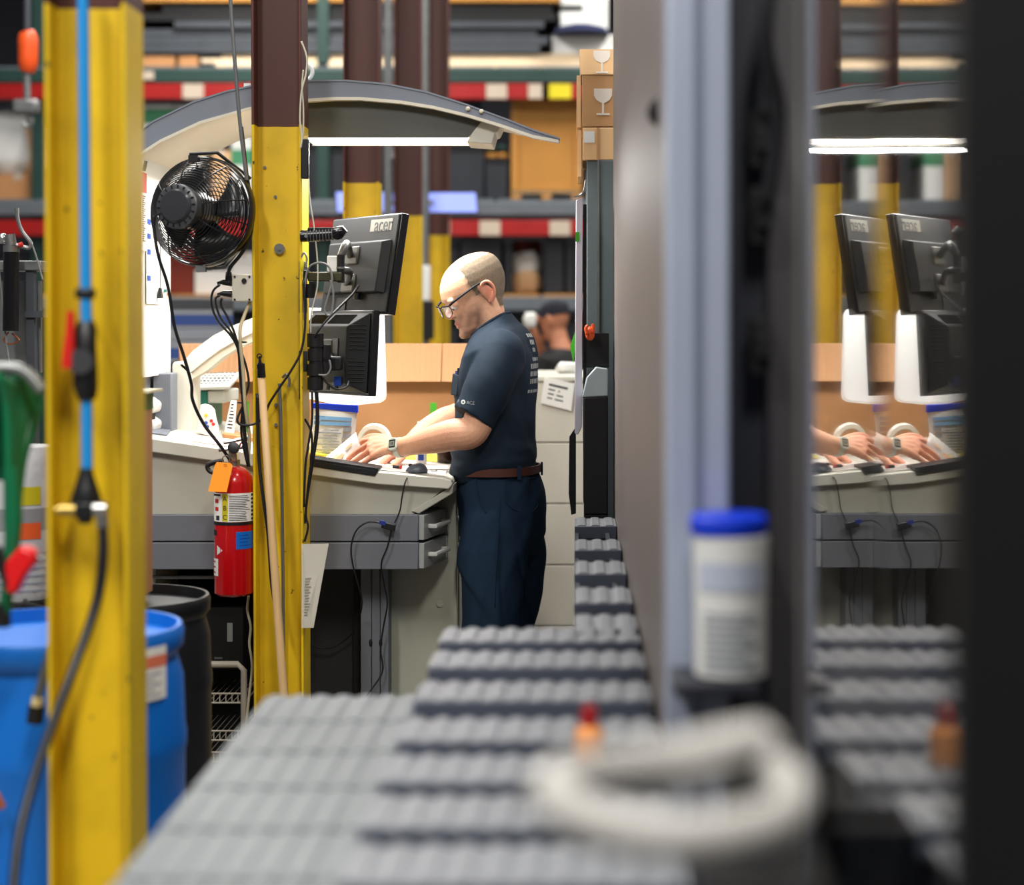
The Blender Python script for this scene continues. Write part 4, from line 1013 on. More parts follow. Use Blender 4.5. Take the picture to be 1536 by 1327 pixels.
xr = PX(452, CD + .07)
for q0, q1 in ((392, 470), (525, 598)): build(MB().bx(xr, xr + .014, CD + .01, CD + .11, PZ(q1, CD + .07), PZ(q0, CD + .07)), 'clamp_plate', BLK, t, bev=.004)
build(MB().cyl(P(474, 505, 6.03), P(474, 585, 6.03), .021, n=18), 'pole', BLK, t)
for (q0, q1, r) in ((500, 520, .026), (523, 541, .024), (546, 563, .027), (566, 584, .025)): build(MB().cyl(P(473, q0, 6.03), P(473, q1, 6.03), r, n=20), 'collar', BLK, t)
build(MB().cyl(P(487, 517, 6.05), P(487, 560, 6.05), .019, n=16), 'joint', BLK, t); build(MB().cyl(P(487, 536, 6.05), P(487, 541, 6.05), .021, n=16), 'joint_ring', BLKG, t)
build(MB().box(P(497, 545, 6.1), (.07, .03, .045)), 'lower_link', BLK, t, bev=.006)
c = pt2(.5, .52, .05); build(MB().tube([P(500, 545, 6.1), c], .014, 10), 'lower_link', BLK, t)
build(MB().box(c, (.09, .012, .09), Matrix((tx2, n2, up2)).transposed()), 'mount_plate', BLK, t, bev=.004)
OLV = mat('arm_olive', (58, 56, 34), .4)
build(MB().bx(PX(462, 6.04), PX(513, 6.04), 6.03, 6.07, PZ(422, 6.04), PZ(408, 6.04)), 'upper_link', OLV, t, bev=.004)
build(MB().bx(xr, PX(463, 6.04), 6.03, 6.07, PZ(418, 6.04), PZ(405, 6.04)), 'upper_link', BLK, t, bev=.004)
build(MB().cyl(P(465, 426, 6.05), P(465, 447, 6.05), .016, n=14), 'joint', BLK, t)
build(MB().cyl(P(511, 382, 6.05), P(511, 424, 6.05), .0125, n=16), 'joint', BLK, t); build(MB().cyl(P(511, 400, 6.05), P(511, 403, 6.05), .014, n=16), 'joint_ring', GALV, t)
build(MB().bx(PX(491, 6.06), PX(508, 6.06), 6.05, 6.08, PZ(408, 6.06), PZ(384, 6.06)), 'white_link', WHT, t, label='white link', bev=.003)
c1_, c2_ = pt1(.55, .42, .03), pt1(.55, .70, .03)
build(MB().tube([P(511, 385, 6.05), P(520, 366, 6.1), c1_], [.012, .014, .012], 10, k=3), 'bracket', mat('bracket_grey', (70, 70, 68), .35), t)
build(MB().tube([P(511, 405, 6.05), P(524, 408, 6.1), c2_], [.012, .013, .011], 10, k=3), 'bracket', mat('bracket_grey', (70, 70, 68), .35), t)
for c in (c1_, c2_): build(MB().box(c + tx1 * .02, (.085, .014, .06), Matrix((tx1, n1, up1)).transposed()), 'mount_plate', mat('bracket_grey', (70, 70, 68), .35), t, bev=.005)
t = thing('torch', 'black ribbed hand torch clipped sideways to the front column', 'torch', P(484, 362, 5.99))
build(MB().tube([P(451, 354, 5.99), P(455, 354, 5.99), P(500, 351, 5.99)], [.018, .019, .0185], 18), 'body', BLKG, t)
build(MB().tube([P(500, 351, 5.99), P(504, 350, 5.99), P(514, 348, 5.99), P(518, 351, 5.99)], [.0185, .021, .0205, .012], 18), 'lens_cap', BLKG, t)
g = MB()
for k in range(9): g.torus(P(462 + k * 4.6, 353.6 - k * .3, 5.99), (1, 0, .06), .0188, .0013, 20, 5)
build(g, 'grip_rings', GALV, t, kind='stuff')
build(MB().box(P(486, 343, 5.985), (.1, .012, .008)), 'clip', BLK, t, bev=.002)

build(MB().box(P(459, 354, 5.971), (.009, .001, .009), Matrix.Rotation(.785, 3, 'Y')), 'emblem', GALV, t)
build(MB().bx(PX(451, 5.98), PX(463, 5.98), 5.98, 6.0, PZ(268, 5.98), PZ(208, 5.98)), 'power_adapter', BLK, None, 'tall black power adapter on the right flange of the front column', 'adapter', bev=.004)
t = thing('yellow_hook', 'small yellow ended hook on the right flange of the front column', 'hook', P(456, 395, 5.97))
build(MB().tube([P(452, 386, 5.97), P(456, 379, 5.97), P(460, 386, 5.97), P(459, 400, 5.97)], .003, 6, k=4), 'wire', GALV, t); build(MB().sph(P(453, 398, 5.97), (.006, .006, .02), 10, 8), 'end', YLAB, t)
cable('white_cable', 'thin cream cord hanging along the brown top of the front column', [(452, 62, 5.98), (460, 85, 5.98), (459, 110, 5.98), (452, 140, 5.98), (450, 180, 5.98), (453, 205, 5.98), (451, 222, 5.98)], .0028, WCAB)
cable('white_cable', 'second cream cord looping beside the brown column top', [(455, 105, 5.985), (453, 130, 5.985), (455, 160, 5.985), (455, 195, 5.985), (452, 215, 5.985)], .0024, WCAB)
cable('adapter_lead', 'cream lead running from the black adapter down past the monitors', [(463, 268, 5.98), (465, 300, 5.98), (471, 340, 5.98), (476, 390, 5.99), (476, 430, 5.99), (467, 470, 5.99), (466, 500, 6.0)], .0022, WCAB)
cable('monitor_cable', 'grey cable looping above the pole arm in front of the upper monitor', [(457, 480, 5.99), (457, 430, 5.99), (463, 402, 5.99), (478, 394, 5.99), (493, 400, 6.0), (498, 420, 6.0), (492, 445, 6.0), (487, 465, 6.0), (492, 473, 6.0), (498, 468, 6.0), (500, 440, 6.0), (496, 420, 6.0)], .0034, GCAB)
cable('video_cable', 'black video cable from the upper monitor down to the pole', [(538, 428, 6.13), (530, 440, 6.12), (515, 455, 6.08), (495, 475, 6.02), (480, 492, 6.0), (472, 505, 6.0)], .0038, DKCAB)
cable('video_cable', 'black video cable looping from the blue plug of the lower monitor', [(523, 572, 6.07), (520, 580, 6.05), (506, 584, 6.03), (492, 576, 6.02), (484, 565, 6.02)], .0036, DKCAB)
cable('monitor_cable', 'grey cable curled beside the lower pole joint', [(478, 562, 6.0), (490, 562, 6.0), (496, 552, 6.0), (494, 540, 6.0)], .003, GCAB)
for k, pts in enumerate([[(468, 585), (468, 630), (462, 670), (458, 700), (456, 760)], [(473, 585), (475, 620), (472, 660), (463, 720), (459, 770), (462, 790), (457, 812)], [(476, 588), (477, 640), (470, 690), (462, 740), (457, 785)], [(457, 628), (466, 645), (468, 665), (466, 690)]]):
    cable('hanging_cable', ['leftmost', 'longest', 'rightmost', 'short curled'][k] + ' black cord hanging below the monitor arm', pts, .0036, DKCAB, D=6.0 + .012 * k, group='cords below the monitor arm')
# mouse lead and its adapter
cable('mouse_lead', 'thin black mouse lead hanging over the desk edge to the adapter', [(613, 714, 6.28), (608, 722, 6.225), (603, 745, 6.225), (600, 765, 6.225), (592, 784, 6.222)], .0024, DKCAB)
t = thing('usb_adapter', 'small black cable adapter dangling before the drawer side', 'adapter', P(582, 798, 6.215))
Mx = Matrix.Rotation(.25, 3, 'Y')
build(MB().box(P(583, 789, 6.218), (.045, .018, .022), Mx), 'body', BLK, t, bev=.003); build(MB().box(P(574, 784, 6.214), (.02, .014, .012), Mx), 'plug', mat('plug_blue2', (30, 50, 130), .4), t)
cable('adapter_cable', 'black cable arching from the adapter down the left of the desk leg', [(571, 784, 6.218), (552, 783, 6.218), (535, 795, 6.218), (527, 818, 6.218), (529, 845, 6.22), (537, 875, 6.25), (543, 900, 6.3), (541, 920, 6.38)], .0028, DKCAB)
cable('adapter_cable', 'long black cable from the adapter down to the floor along the desk leg', [(587, 796, 6.222), (581, 820, 6.222), (572, 845, 6.23), (576, 875, 6.28), (581, 905, 6.34), (575, 940, 6.38), (571, 975, 6.39), (574, 1005, 6.39), (560, 1030, 6.38), (540, 1055, 6.37)], .0028, DKCAB)
cable('floor_lead', 'black lead sagging behind the front column under the desk', [(450, 958, 6.55), (475, 970, 6.55), (495, 972, 6.55), (515, 962, 6.55), (531, 948, 6.54)], .0022, DKCAB)

# wire rack and computer under the desk
D = 6.3
t = thing('wire_rack', 'small cream wire rack with two baskets under the desk', 'rack', P(340, 1190, D))
RACKW = mat('rack_cream', (168, 160, 146), .45)
xa, xc = PX(230, D), PX(366, D); dz = .42
for yy in (D, D + dz):
    build(MB().tube([(xa, yy, .01), (xa, yy, PZ(1005, D)), (xa + .02, yy, PZ(996, D)), (xc - .02, yy, PZ(996, D)), (xc, yy, PZ(1005, D)), (xc, yy, .01)], .011, 10), 'frame', RACKW, t)
for q in (1040, 1096, 1128):
    g = MB(); z = PZ(q, D); zl2 = z - .03
    for zz in (z, zl2):
        for a, b in (((xa, D), (xc, D)), ((xc, D), (xc, D + dz)), ((xa, D + dz), (xc, D + dz))): g.tube([(a[0], a[1], zz), (b[0], b[1], zz)], .003, 5)
    for k in range(16):
        x = xa + (xc - xa) * k / 15
        g.tube([(x, D, z), (x, D, zl2), (x, D + dz, zl2), (x, D + dz, z)], .0018, 4)
    build(g, 'wire_basket', RACKW, t)
t = thing('computer_tower', 'black computer tower standing under the desk behind the extinguisher', 'computer', P(345, 1190, 6.5))
build(MB().bx(PX(250, 6.5), PX(372, 6.5), 6.42, 6.66, .34, PZ(905, 6.5)), 'case', BLKM, t, bev=.006)
build(MB().bx(PX(341, 6.42), PX(349, 6.42), 6.417, 6.42, PZ(962, 6.42), PZ(934, 6.42)), 'case_label', mat('label_grey', (150, 156, 150), .6), t)
build(MB().bx(PX(322, 6.42), PX(334, 6.42), 6.415, 6.42, PZ(988, 6.42), PZ(985, 6.42)), 'slot', GALV, t)
cable('pale_cable', 'pale cord hanging at the left foot of the front column', [(373, 893, 6.1), (371, 915, 6.1), (376, 940, 6.1), (374, 965, 6.1), (378, 1000, 6.1), (373, 1050, 6.1), (368, 1100, 6.1)], .004, WCAB)

# ------------------------------------------------------------------ left foreground: air line on the nearest column
AD = 3.70
AIR = mat('air_blue', (30, 142, 214), .4, var=0)
t = thing('air_line', 'blue compressed air pipe with a black valve on the nearest yellow column', 'air line', P(128, 780, AD))
build(MB().tube([P(124, -40, AD - .0), P(127, 200, AD), P(129, 440, AD), P(130, 490, AD)], .0112, 14), 'pipe', AIR, t)
build(MB().tube([P(130, 590, AD), P(131, 740, AD)], .0112, 14), 'pipe', AIR, t)
build(MB().box(P(128, 440, AD), (.036, .03, .02)), 'pipe_clip', BLK, t, bev=.005)
build(MB().tube([P(129, 482, AD), P(129, 494, AD), P(128, 510, AD - .01), P(128, 575, AD - .01), P(130, 588, AD), P(131, 600, AD)], [.016, .021, .021, .024, .021, .016], 18), 'valve', BLK, t)
build(MB().cyl(P(120, 542, AD - .02), P(120, 542, AD - .045), .024, n=24), 'valve_boss', mat('valve_grey', (60, 60, 62), .4), t)
build(MB().tube([P(102, 552, AD - .04), P(103, 530, AD - .04), P(105, 500, AD - .04), P(106, 466, AD - .04)], [.013, .012, .009, .007], 12), 'lever', mat('lever_red', (204, 28, 22), .4), t, label='red lever')
build(MB().lathe([(.028, 0), (.03, .01), (.022, .035), (.014, .06), (.013, .07)], P(129, 757, AD - .005), (0, 0, 1), 20), 'coupling', BLK, t)
build(MB().cyl(P(92, 765, AD - .02), P(116, 765, AD - .02), .012, n=12).cyl(P(84, 765, AD - .02), P(92, 765, AD - .02), .008, n=10), 'brass_fitting', mat('brass_y', (176, 150, 80), .35, metal=.7), t)
build(MB().box(P(128, 765, AD - .02), (.034, .034, .03)).cyl(P(128, 772, AD - .02), P(128, 785, AD - .02), .014, n=12), 'tee', BLK, t, bev=.004)
build(MB().cyl(P(113, 764, AD - .02), P(122, 764, AD - .02), .010, n=12), 'collar', mat('collar_pink', (190, 110, 100), .4), t)
build(MB().cyl(P(140, 764, AD - .02), P(160, 764, AD - .02), .014, n=12).tube([P(152, 764, AD - .02), P(154, 790, AD - .02)], .012, 12), 'elbow', STEEL, t)
cable('air_hose', 'black air hose drooping down the face of the nearest yellow column', [(154, 785, 3.68), (155, 830, 3.67), (148, 890, 3.66), (130, 950, 3.63), (104, 1020, 3.58), (74, 1100, 3.5), (48, 1180, 3.42), (28, 1260, 3.36), (18, 1360, 3.3)], .0098, DKCAB, cat='hose')

# green coiled hose, red tool
D = 3.75
GHOSE = mat('hose_green', (14, 104, 66), .35)
t = thing('green_hose', 'bunch of green air hose hanging at the left edge of the picture', 'hose', P(20, 930, D))
for k in range(6):
    x = -2 + k * 9.5; wv = 8 * math.sin(k * 1.9)
    build(MB().tube([P(x - 25, 700 + 20 * (k % 2), D + .02 * k), P(x - 12, 610, D + .02 * k), P(x, 565 + 6 * (k % 3), D + .02 * k - .02), P(x + 12, 610 + wv, D + .02 * k), P(x * .42 + 14, 690 + wv, D + .01 * k), P(14 + x * .2, 780, D + .006 * k)], .0105, 9, k=6), 'hose_loop', GHOSE, t)
build(MB().tube([P(16, 700, D), P(20, 780, D), P(14, 860, D), P(6, 925, D)], [.016, .018, .013, .012], 10, k=5), 'hose_end', GHOSE, t)
build(MB().tube([P(-60, 560, D), P(-10, 553, D), P(34, 556, D), P(62, 585, D)], .0125, 10, k=5), 'hanger_hook', GALV, t)
build(MB().tube([P(4, 905, D), P(6, 940, D)], .014, 12), 'coupler', BLK, t)
t = thing('air_gun', 'red air gun hanging beside the green hose', 'air gun', P(30, 890, D - .05))
build(MB().prism([P(6, 845, D - .05), P(30, 818, D - .05), P(52, 826, D - .05), P(53, 842, D - .05), P(38, 862, D - .05), P(22, 894, D - .05), P(6, 888, D - .05)], (0, .04, 0)), 'body', mat('gun_red', (222, 22, 26), .35), t, bev=.008)
build(MB().tube([P(52, 832, D - .03), P(66, 838, D - .03)], .006, 8), 'nozzle', GALV, t)
build(MB().tube([P(-4, 820, D - .04), P(2, 850, D - .04), P(14, 880, D - .04)], .01, 10, k=3), 'trigger', BLK, t)

# blue drum and two black drums
def drum(label, px, py, D, r, m, name='drum', bungs=False):
    c = P(px, py, D); h = c.z
    t = thing(name, label, 'drum', (c.x, D, 0), 'drums at the left')
    prof = [(r * .9, .0), (r * .97, .015), (r * .97, .05), (r, .06), (r, h * .32), (r * 1.012, h * .34), (r * 1.012, h * .37), (r, h * .39), (r * 1.0, h * .66), (r * 1.012, h * .68), (r * 1.012, h * .71), (r, h * .73), (r * .985, h * .86), (r * .94, h * .915), (r * .935, h * .925), (r * .985, h * .945), (r * .99, h * .985), (r * .97, h), (r * .94, h), (r * .925, h * .965)]
    build(MB().lathe(prof, (c.x, D, 0), n=56), 'barrel', m, t)
    if bungs:
        for s in (-1, 1): build(MB().cyl((c.x + s * r * .6, D, h * .95), (c.x + s * r * .6, D, h * .985), .03, n=16), 'bung', m, t)
    return t, c, h
bd, bc, bh = drum('blue plastic drum with a white label behind the nearest column', 78, 938, 4.25, .288, BLUEP, bungs=True)
def drum_patch(mb, r, a0, a1, z0, z1, c, n=10):
    vs = []; fs = []
    for i in range(n + 1):
        a = math.radians(a0 + (a1 - a0) * i / n)
        for z in (z0, z1): vs.append((c.x + r * math.sin(a), c.y - r * math.cos(a), z))
    for i in range(n): fs.append((2 * i, 2 * i + 2, 2 * i + 3, 2 * i + 1))
    return mb.add(vs, fs)
zz = lambda py: PZ(py, 4.1)
build(drum_patch(MB(), .2895, 44, 70, zz(1052), zz(972), bc), 'drum_label', PAPER, bd)
build(drum_patch(MB(), .2900, 44, 70, zz(1003), zz(985), bc), 'label_heading', mat('heading_orange', (226, 122, 92), .6), bd)
g = MB()
for k in range(5): drum_patch(g, .2900, 48, 66 - 4 * (k % 2), zz(1046 - k * 8), zz(1043 - k * 8), bc, 4)
build(g, 'printed_text', mat('print_grey', (150, 156, 166), .6), bd, kind='stuff')
kd, kc, kh = drum('black plastic drum right of the blue drum', 176, 893, 5.25, .252, BLK)
kd2, kc2, kh2 = drum('black plastic drum at the left edge behind the blue drum', -40, 893, 5.3, .252, BLK)
t = thing('spray_wand', 'grey spray wand with a black foot before the blue drum', 'wand', P(52, 1080, 3.9))
build(MB().tube([P(78, 965, 3.88), P(66, 1010, 3.88), P(56, 1050, 3.88)], .009, 10), 'tube', GALV, t); build(MB().tube([P(57, 1046, 3.88), P(55, 1058, 3.88)], .012, 10), 'collar', mat('collar_cream', (216, 196, 140), .5), t); build(MB().tube([P(55, 1058, 3.88), P(52, 1084, 3.88)], .017, 12), 'foot', BLK, t)
cable('drum_strap', 'short orange strap end at the left edge before the blue drum', [(-14, 1180, 3.9), (-4, 1195, 3.9), (4, 1212, 3.9)], .008, mat('strap_orange', (150, 80, 40), .5), cat='strap')
# wrapped roll on the left black drum
D = 5.3
FILM = mat('wrap_film', (206, 206, 206), .25, var=.18, vs=9, bump=.9, bs=22)
t = thing('wrapped_roll', 'roll wrapped in clear crinkled film standing on the left black drum', 'roll', (PX(30, D), D - .02, kh2))
mb = MB().lathe([(.100, 0), (.105, .02), (.105, .37), (.098, PZ(668, D) - kh2)], (PX(30, D), D - .02, kh2), n=40)
cc = V((PX(30, D), D - .02, 0))
build(mb, 'film', FILM, t)
build(MB().lathe([(.1055, .0), (.1055, .06)], (PX(30, D), D - .02, PZ(790, D)), n=40, caps=False), 'band', mat('film_band', (150, 150, 150), .3), t)
ctr = V((PX(30, D), D - .02, 0))
build(drum_patch(MB(), .1065, 12, 50, PZ(752, D), PZ(725, D), ctr), 'yellow_label', YLAB, t, label='yellow label'); build(drum_patch(MB(), .1065, 14, 50, PZ(802, D), PZ(778, D), ctr), 'red_label', mat('label_orange', (236, 96, 40), .6), t, label='orange label')
g = MB()
for k in range(6): drum_patch(g, .1068, -40 + 10 * (k % 3), 60, PZ(880 - k * 11, D), PZ(877 - k * 11, D), ctr, 5)
build(g, 'printed_text', mat('print_grey', (150, 156, 166), .6), t, kind='stuff')
# tall carton on the right black drum
D = 5.2
t = thing('tall_carton', 'tall narrow carton with green tape and a cream lid on the black drum', 'carton', (PX(170, D), D + .08, kh))
x0, x1 = PX(118, D), PX(212, D); zt = PZ(590, D)
build(MB().bx(x0, x1, D, D + .14, kh, zt), 'body', mat('carton_brown', (178, 126, 84), .8, var=.05), t, bev=.003)
build(MB().bx(x0 - .001, x1 + .001, D - .002, D + .142, PZ(616, D), zt + .001), 'green_tape', mat('tape_green', (52, 116, 40), .5), t)
build(MB().bx(x0 - .01, x1 + .024, D - .02, D + .16, zt + .001, zt + .008), 'lid', mat('lid_cream', (216, 206, 176), .6), t)
build(MB().bx(x0 - .001, x1 + .001, D - .0015, D, PZ(862, D), PZ(859, D)), 'fold', mat('fold_brown', (120, 82, 52), .8), t)
# grease gun on a grey stand
D = 6.1
t = thing('tool_stand', 'grey steel tool stand at the left edge carrying the grease gun', 'stand', P(20, 1190, D + .1))
build(MB().bx(PX(-30, D), PX(54, D), D + .05, D + .25, PZ(405, D), PZ(390, D)), 'top_bar', GALV, t, bev=.003)
for px0, px1 in ((38, 57), (-26, -8)): build(MB().prism([P(px0, 404, D + .06), P(px0 + 12, 404, D + .06), P(px1 + 6, 1189, D + .06), P(px1 - 8, 1189, D + .06)], (0, .04, 0)), 'leg', DKGREY, t)
build(MB().bx(PX(30, D), PX(62, D), D + .05, D + .08, PZ(476, D), PZ(466, D)), 'cross_bar', DKGREY, t)
build(MB().bx(PX(-26, D), PX(48, D), D + .1, D + .12, PZ(560, D), PZ(420, D)), 'panel', GALV, t)
t = thing('grease_gun', 'black grease gun hanging by the left edge of the picture', 'grease gun', P(16, 512, D))
build(MB().cyl(P(17, 378, D), P(16, 496, D), .0245, n=24), 'barrel', BLKG, t)
build(MB().cyl(P(17, 378, D), P(17, 368, D), .025, n=20), 'collar', STEEL, t)
build(MB().cyl(P(17, 368, D), P(14, 352, D), .018, n=14).sph(P(4, 358, D), .018, 12, 8), 'head', STEEL, t)
build(MB().tube([P(20, 366, D), P(42, 372, D), P(46, 364, D), P(34, 348, D), P(27, 330, D), P(25, 312, D)], [.006, .007, .007, .006, .006, .008], 8, k=4), 'lever', GALV, t)
build(MB().cyl(P(28, 368, D - .02), P(34, 366, D - .02), .008, n=10), 'red_fitting', SIGNR, t, label='red fitting')
build(MB().tube([P(13, 498, D), P(5, 510, D), P(16, 516, D), P(29, 510, D), P(18, 500, D)], .0026, 6, k=3), 'pull_ring', mat('copper', (168, 96, 60), .35, metal=.6), t)
cable('thin_wire', 'thin grey wire slanting from the grease gun to the nearest column', [(48, 366, D), (56, 390, D), (64, 420, D)], .003, GCAB)
cable('thin_wire', 'thin grey wire at the extreme left beside the grease gun', [(-4, 380, D), (3, 440, D), (8, 500, D), (16, 560, D)], .003, GCAB)
# ------------------------------------------------------------------ people
from mathutils.bvhtree import BVHTree
def remeshed(mb, voxel, its=3, fac=.5):
    me = bpy.data.meshes.new('tmp'); me.from_pydata([tuple(p) for p in mb.v], [], mb.f); me.update()
    bm = bmesh.new(); bm.from_mesh(me); bmesh.ops.recalc_face_normals(bm, faces=bm.faces); bm.to_mesh(me); bm.free()
    o = bpy.data.objects.new('tmp', me); COL.objects.link(o)
    r = o.modifiers.new('r', 'REMESH'); r.mode = 'VOXEL'; r.voxel_size = voxel; r.adaptivity = 0
    s = o.modifiers.new('s', 'SMOOTH'); s.factor = fac; s.iterations = its
    dg = bpy.context.evaluated_depsgraph_get(); dg.update()
    out = bpy.data.meshes.new_from_object(o.evaluated_get(dg))
    bpy.data.objects.remove(o); bpy.data.meshes.remove(me)
    return out
def link_mesh(me, name, m, parent, base):
    for v in me.vertices: v.co -= base
    me.name = name; me.materials.clear(); me.materials.append(m); me.shade_smooth()
    o = bpy.data.objects.new(name, me); COL.objects.link(o); o.parent = parent
    return o
def ering(c, f, l, a, b, n=36, e=2.4, tiltv=V((0, 0, 0))):
    out = []
    for i in range(n):
        t = 2 * math.pi * i / n; ct, st = math.cos(t), math.sin(t)
        x = math.copysign(abs(ct) ** (2 / e), ct); y = math.copysign(abs(st) ** (2 / e), st)
        out.append(V(c) + f * (a * x) + l * (b * y) + tiltv * (a * x))
    return out
def vcol_mat(name, rough=.5, sss=.08, bump=.25, bs=260):
    m = mat(name, (200, 150, 120), rough, var=0, sss=sss, bump=bump, bs=bs)
    nt = m.node_tree; a = nt.nodes.new('ShaderNodeAttribute'); a.attribute_name = 'tone'
    n = nt.nodes.new('ShaderNodeTexNoise'); n.inputs['Scale'].default_value = 90; n.inputs['Detail'].default_value = 3
    tc = nt.nodes.new('ShaderNodeTexCoord'); nt.links.new(tc.outputs['Object'], n.inputs['Vector'])
    mr = nt.nodes.new('ShaderNodeMapRange'); mr.inputs['To Min'].default_value = .86; mr.inputs['To Max'].default_value = 1.12; nt.links.new(n.outputs['Fac'], mr.inputs['Value'])
    vm = nt.nodes.new('ShaderNodeVectorMath'); vm.operation = 'SCALE'; nt.links.new(a.outputs['Color'], vm.inputs[0]); nt.links.new(mr.outputs[0], vm.inputs['Scale'])
    nt.links.new(vm.outputs[0], nt.nodes['Principled BSDF'].inputs['Base Color'])
    return m
def sstep(a, b, x):
    t = max(0, min(1, (x - a) / (b - a))); return t * t * (3 - 2 * t)

def head_rings(O, hf, hl, hu, s, tab):
    rings = []
    for v, uf, ub, w_ in tab:
        uc = ub + .46 * (uf - ub); ring = []
        for i in range(40):
            t = 2 * math.pi * i / 40; ct, st = math.cos(t), math.sin(t)
            a = (uf - uc) if ct > 0 else (uc - ub)
            e = 2.15 if ct > 0 else 2.2
            x = math.copysign(abs(ct) ** (2 / e), ct); y = math.copysign(abs(st) ** (2 / e), st)
            ring.append(O + (hf * (uc + a * x) + hl * (w_ * y) + hu * v) * s)
        rings.append(ring)
    return rings
HEAD = [(-.116, .070, .030, .016), (-.112, .090, .010, .030), (-.102, .103, .0, .040), (-.088, .106, -.012, .050), (-.075, .101, -.03, .0555), (-.062, .103, -.045, .060), (-.048, .103, -.06, .0645),
        (-.03, .104, -.074, .067), (-.012, .103, -.086, .0715), (.004, .103, -.094, .074), (.016, .113, -.098, .0765), (.028, .115, -.101, .0775), (.05, .110, -.103, .0775), (.07, .100, -.101, .074),
        (.088, .085, -.094, .067), (.102, .067, -.082, .057), (.113, .044, -.062, .043), (.120, .018, -.038, .026), (.1225, .0, -.02, .012)]

def head_parts(mb, O, hf, hl, hu, s, detail=True):
    g = lambda u, lat, v: O + (hf * u + hl * lat + hu * v) * s
    mb.loft(head_rings(O, hf, hl, hu, s, HEAD))
    # nose
    prof = [(.012, .108, .008), (.0, .112, .0085), (-.012, .121, .0105), (-.022, .128, .013), (-.030, .126, .0155), (-.037, .116, .016), (-.042, .105, .012)]
    mb.loft([[g(.085 + (uu - .085) * max(0, math.cos(t)), w_ * math.sin(t), v) for t in [2 * math.pi * i / 16 for i in range(16)]] for v, uu, w_ in prof])
    for sd in (-1, 1): mb.sph(g(.112, sd * .012, -.032), .0075 * s, 10, 8)
    # lips, chin, brow ridge, lids, cheek
    M3 = Matrix((hf, hl, hu)).transposed()
    mb.sph(g(.1005, 0, -.0575), (.009 * s, .022 * s, .0055 * s), 14, 8, M3)
    mb.sph(g(.0995, 0, -.0695), (.009 * s, .020 * s, .0055 * s), 14, 8, M3)
    mb.sph(g(.092, 0, -.098), (.02 * s, .024 * s, .014 * s), 14, 8, M3)
    for sd in (-1, 1):
        mb.sph(g(.1, sd * .034, .019), (.009 * s, .022 * s, .007 * s), 14, 8, M3)
        mb.sph(g(.088, sd * .034, .002), (.016 * s, .017 * s, .0125 * s), 14, 10, M3)
        # ear: rim, lobe, bowl
        e = lambda u, v, lt: g(u - .006, sd * (.076 + lt), v)
        mb.tube([e(.016, -.002, .0), e(.016, .018, .006), e(.004, .032, .012), e(-.012, .030, .017), e(-.021, .012, .019), e(-.018, -.010, .016), e(-.006, -.026, .009), e(.006, -.032, .003)],
                [.005 * s, .0052 * s, .0052 * s, .0055 * s, .0055 * s, .0056 * s, .007 * s, .0062 * s], 8, k=5)
        mb.sph(e(-.002, .0, .002), (.018 * s, .009 * s, .028 * s), 14, 10, M3)
        mb.sph(e(-.004, -.027, .005), (.008 * s, .006 * s, .009 * s), 10, 8, M3)
    return g

# ---- the worker
MD = 6.5
root = thing('person', 'bald man in safety glasses and navy work clothes reading a sheet at the workstation', 'person', (PX(748, MD), MD, 0))
base = root.location.copy()
yw = math.radians(14)
tf = V((-math.cos(yw), math.sin(yw), 0)); tl = V((-math.sin(yw), -math.cos(yw), 0)); Z = V((0, 0, 1))
hy, hp = math.radians(-19), math.radians(25)
fh = V((-math.cos(hy), math.sin(hy), 0)); hl = V((fh.y * -1, fh.x, 0)); hl = Z.cross(fh)
hf = fh * math.cos(hp) - Z * math.sin(hp); hu = Z * math.cos(hp) + fh * math.sin(hp)
HS = 1.08
O = P(727.6, 439, 6.43) - hl * .078 * HS
body = MB()
G = head_parts(body, O, hf, hl, hu, HS)
body.tube([P(728, 448, 6.5), P(732, 470, 6.5), P(736, 494, 6.5), P(741, 520, 6.5)], [.056, .057, .060, .072], 24, k=3)
LEV = [(712, 744, .118, .172), (690, 742, .128, .183), (670, 742, .127, .184), (650, 742, .122, .184), (600, 744, .121, .190), (565, 746, .118, .200), (540, 748, .112, .206), (522, 746, .101, .203), (511, 743, .088, .176), (502, 739, .074, .135), (494, 737, .065, .098), (488, 736, .059, .073)]
TILT = {565: .1, 540: .2, 522: .34, 511: .45, 502: .55, 494: .65, 488: .7}
def torso(mb, grow, lo=0, hi=99):
    mb.loft([ering(P(c, py, MD), tf, tl, a + grow, b + grow, tiltv=Z * -TILT.get(py, 0)) for py, c, a, b in LEV[lo:hi]])
torso(body, -.014, 0, 10)
body.loft([ering(P(c, py, MD), tf, tl, a, b) for py, c, a, b in [(860, 752, .06, .12), (800, 752, .115, .165), (750, 752, .12, .172), (700, 744, .115, .17)]])
armL = [P(752, 532, 6.36), P(737, 572, 6.31), P(722, 618, 6.27), P(714, 640, 6.265), P(703, 650, 6.265), P(680, 652, 6.275), P(655, 658, 6.295), P(625, 665, 6.33), P(600, 671, 6.36), P(590, 671, 6.372)]
body.tube(armL, [.062, .056, .051, .050, .052, .053, .048, .037, .030, .030], 20, k=4)
armR = [P(742, 535, 6.68), P(722, 575, 6.74), P(700, 615, 6.77), P(688, 625, 6.77), P(668, 632, 6.74), P(642, 646, 6.69), P(614, 668, 6.62), P(604, 674, 6.60)]
body.tube(armR, [.062, .056, .05, .05, .05, .044, .032, .03], 20, k=4)
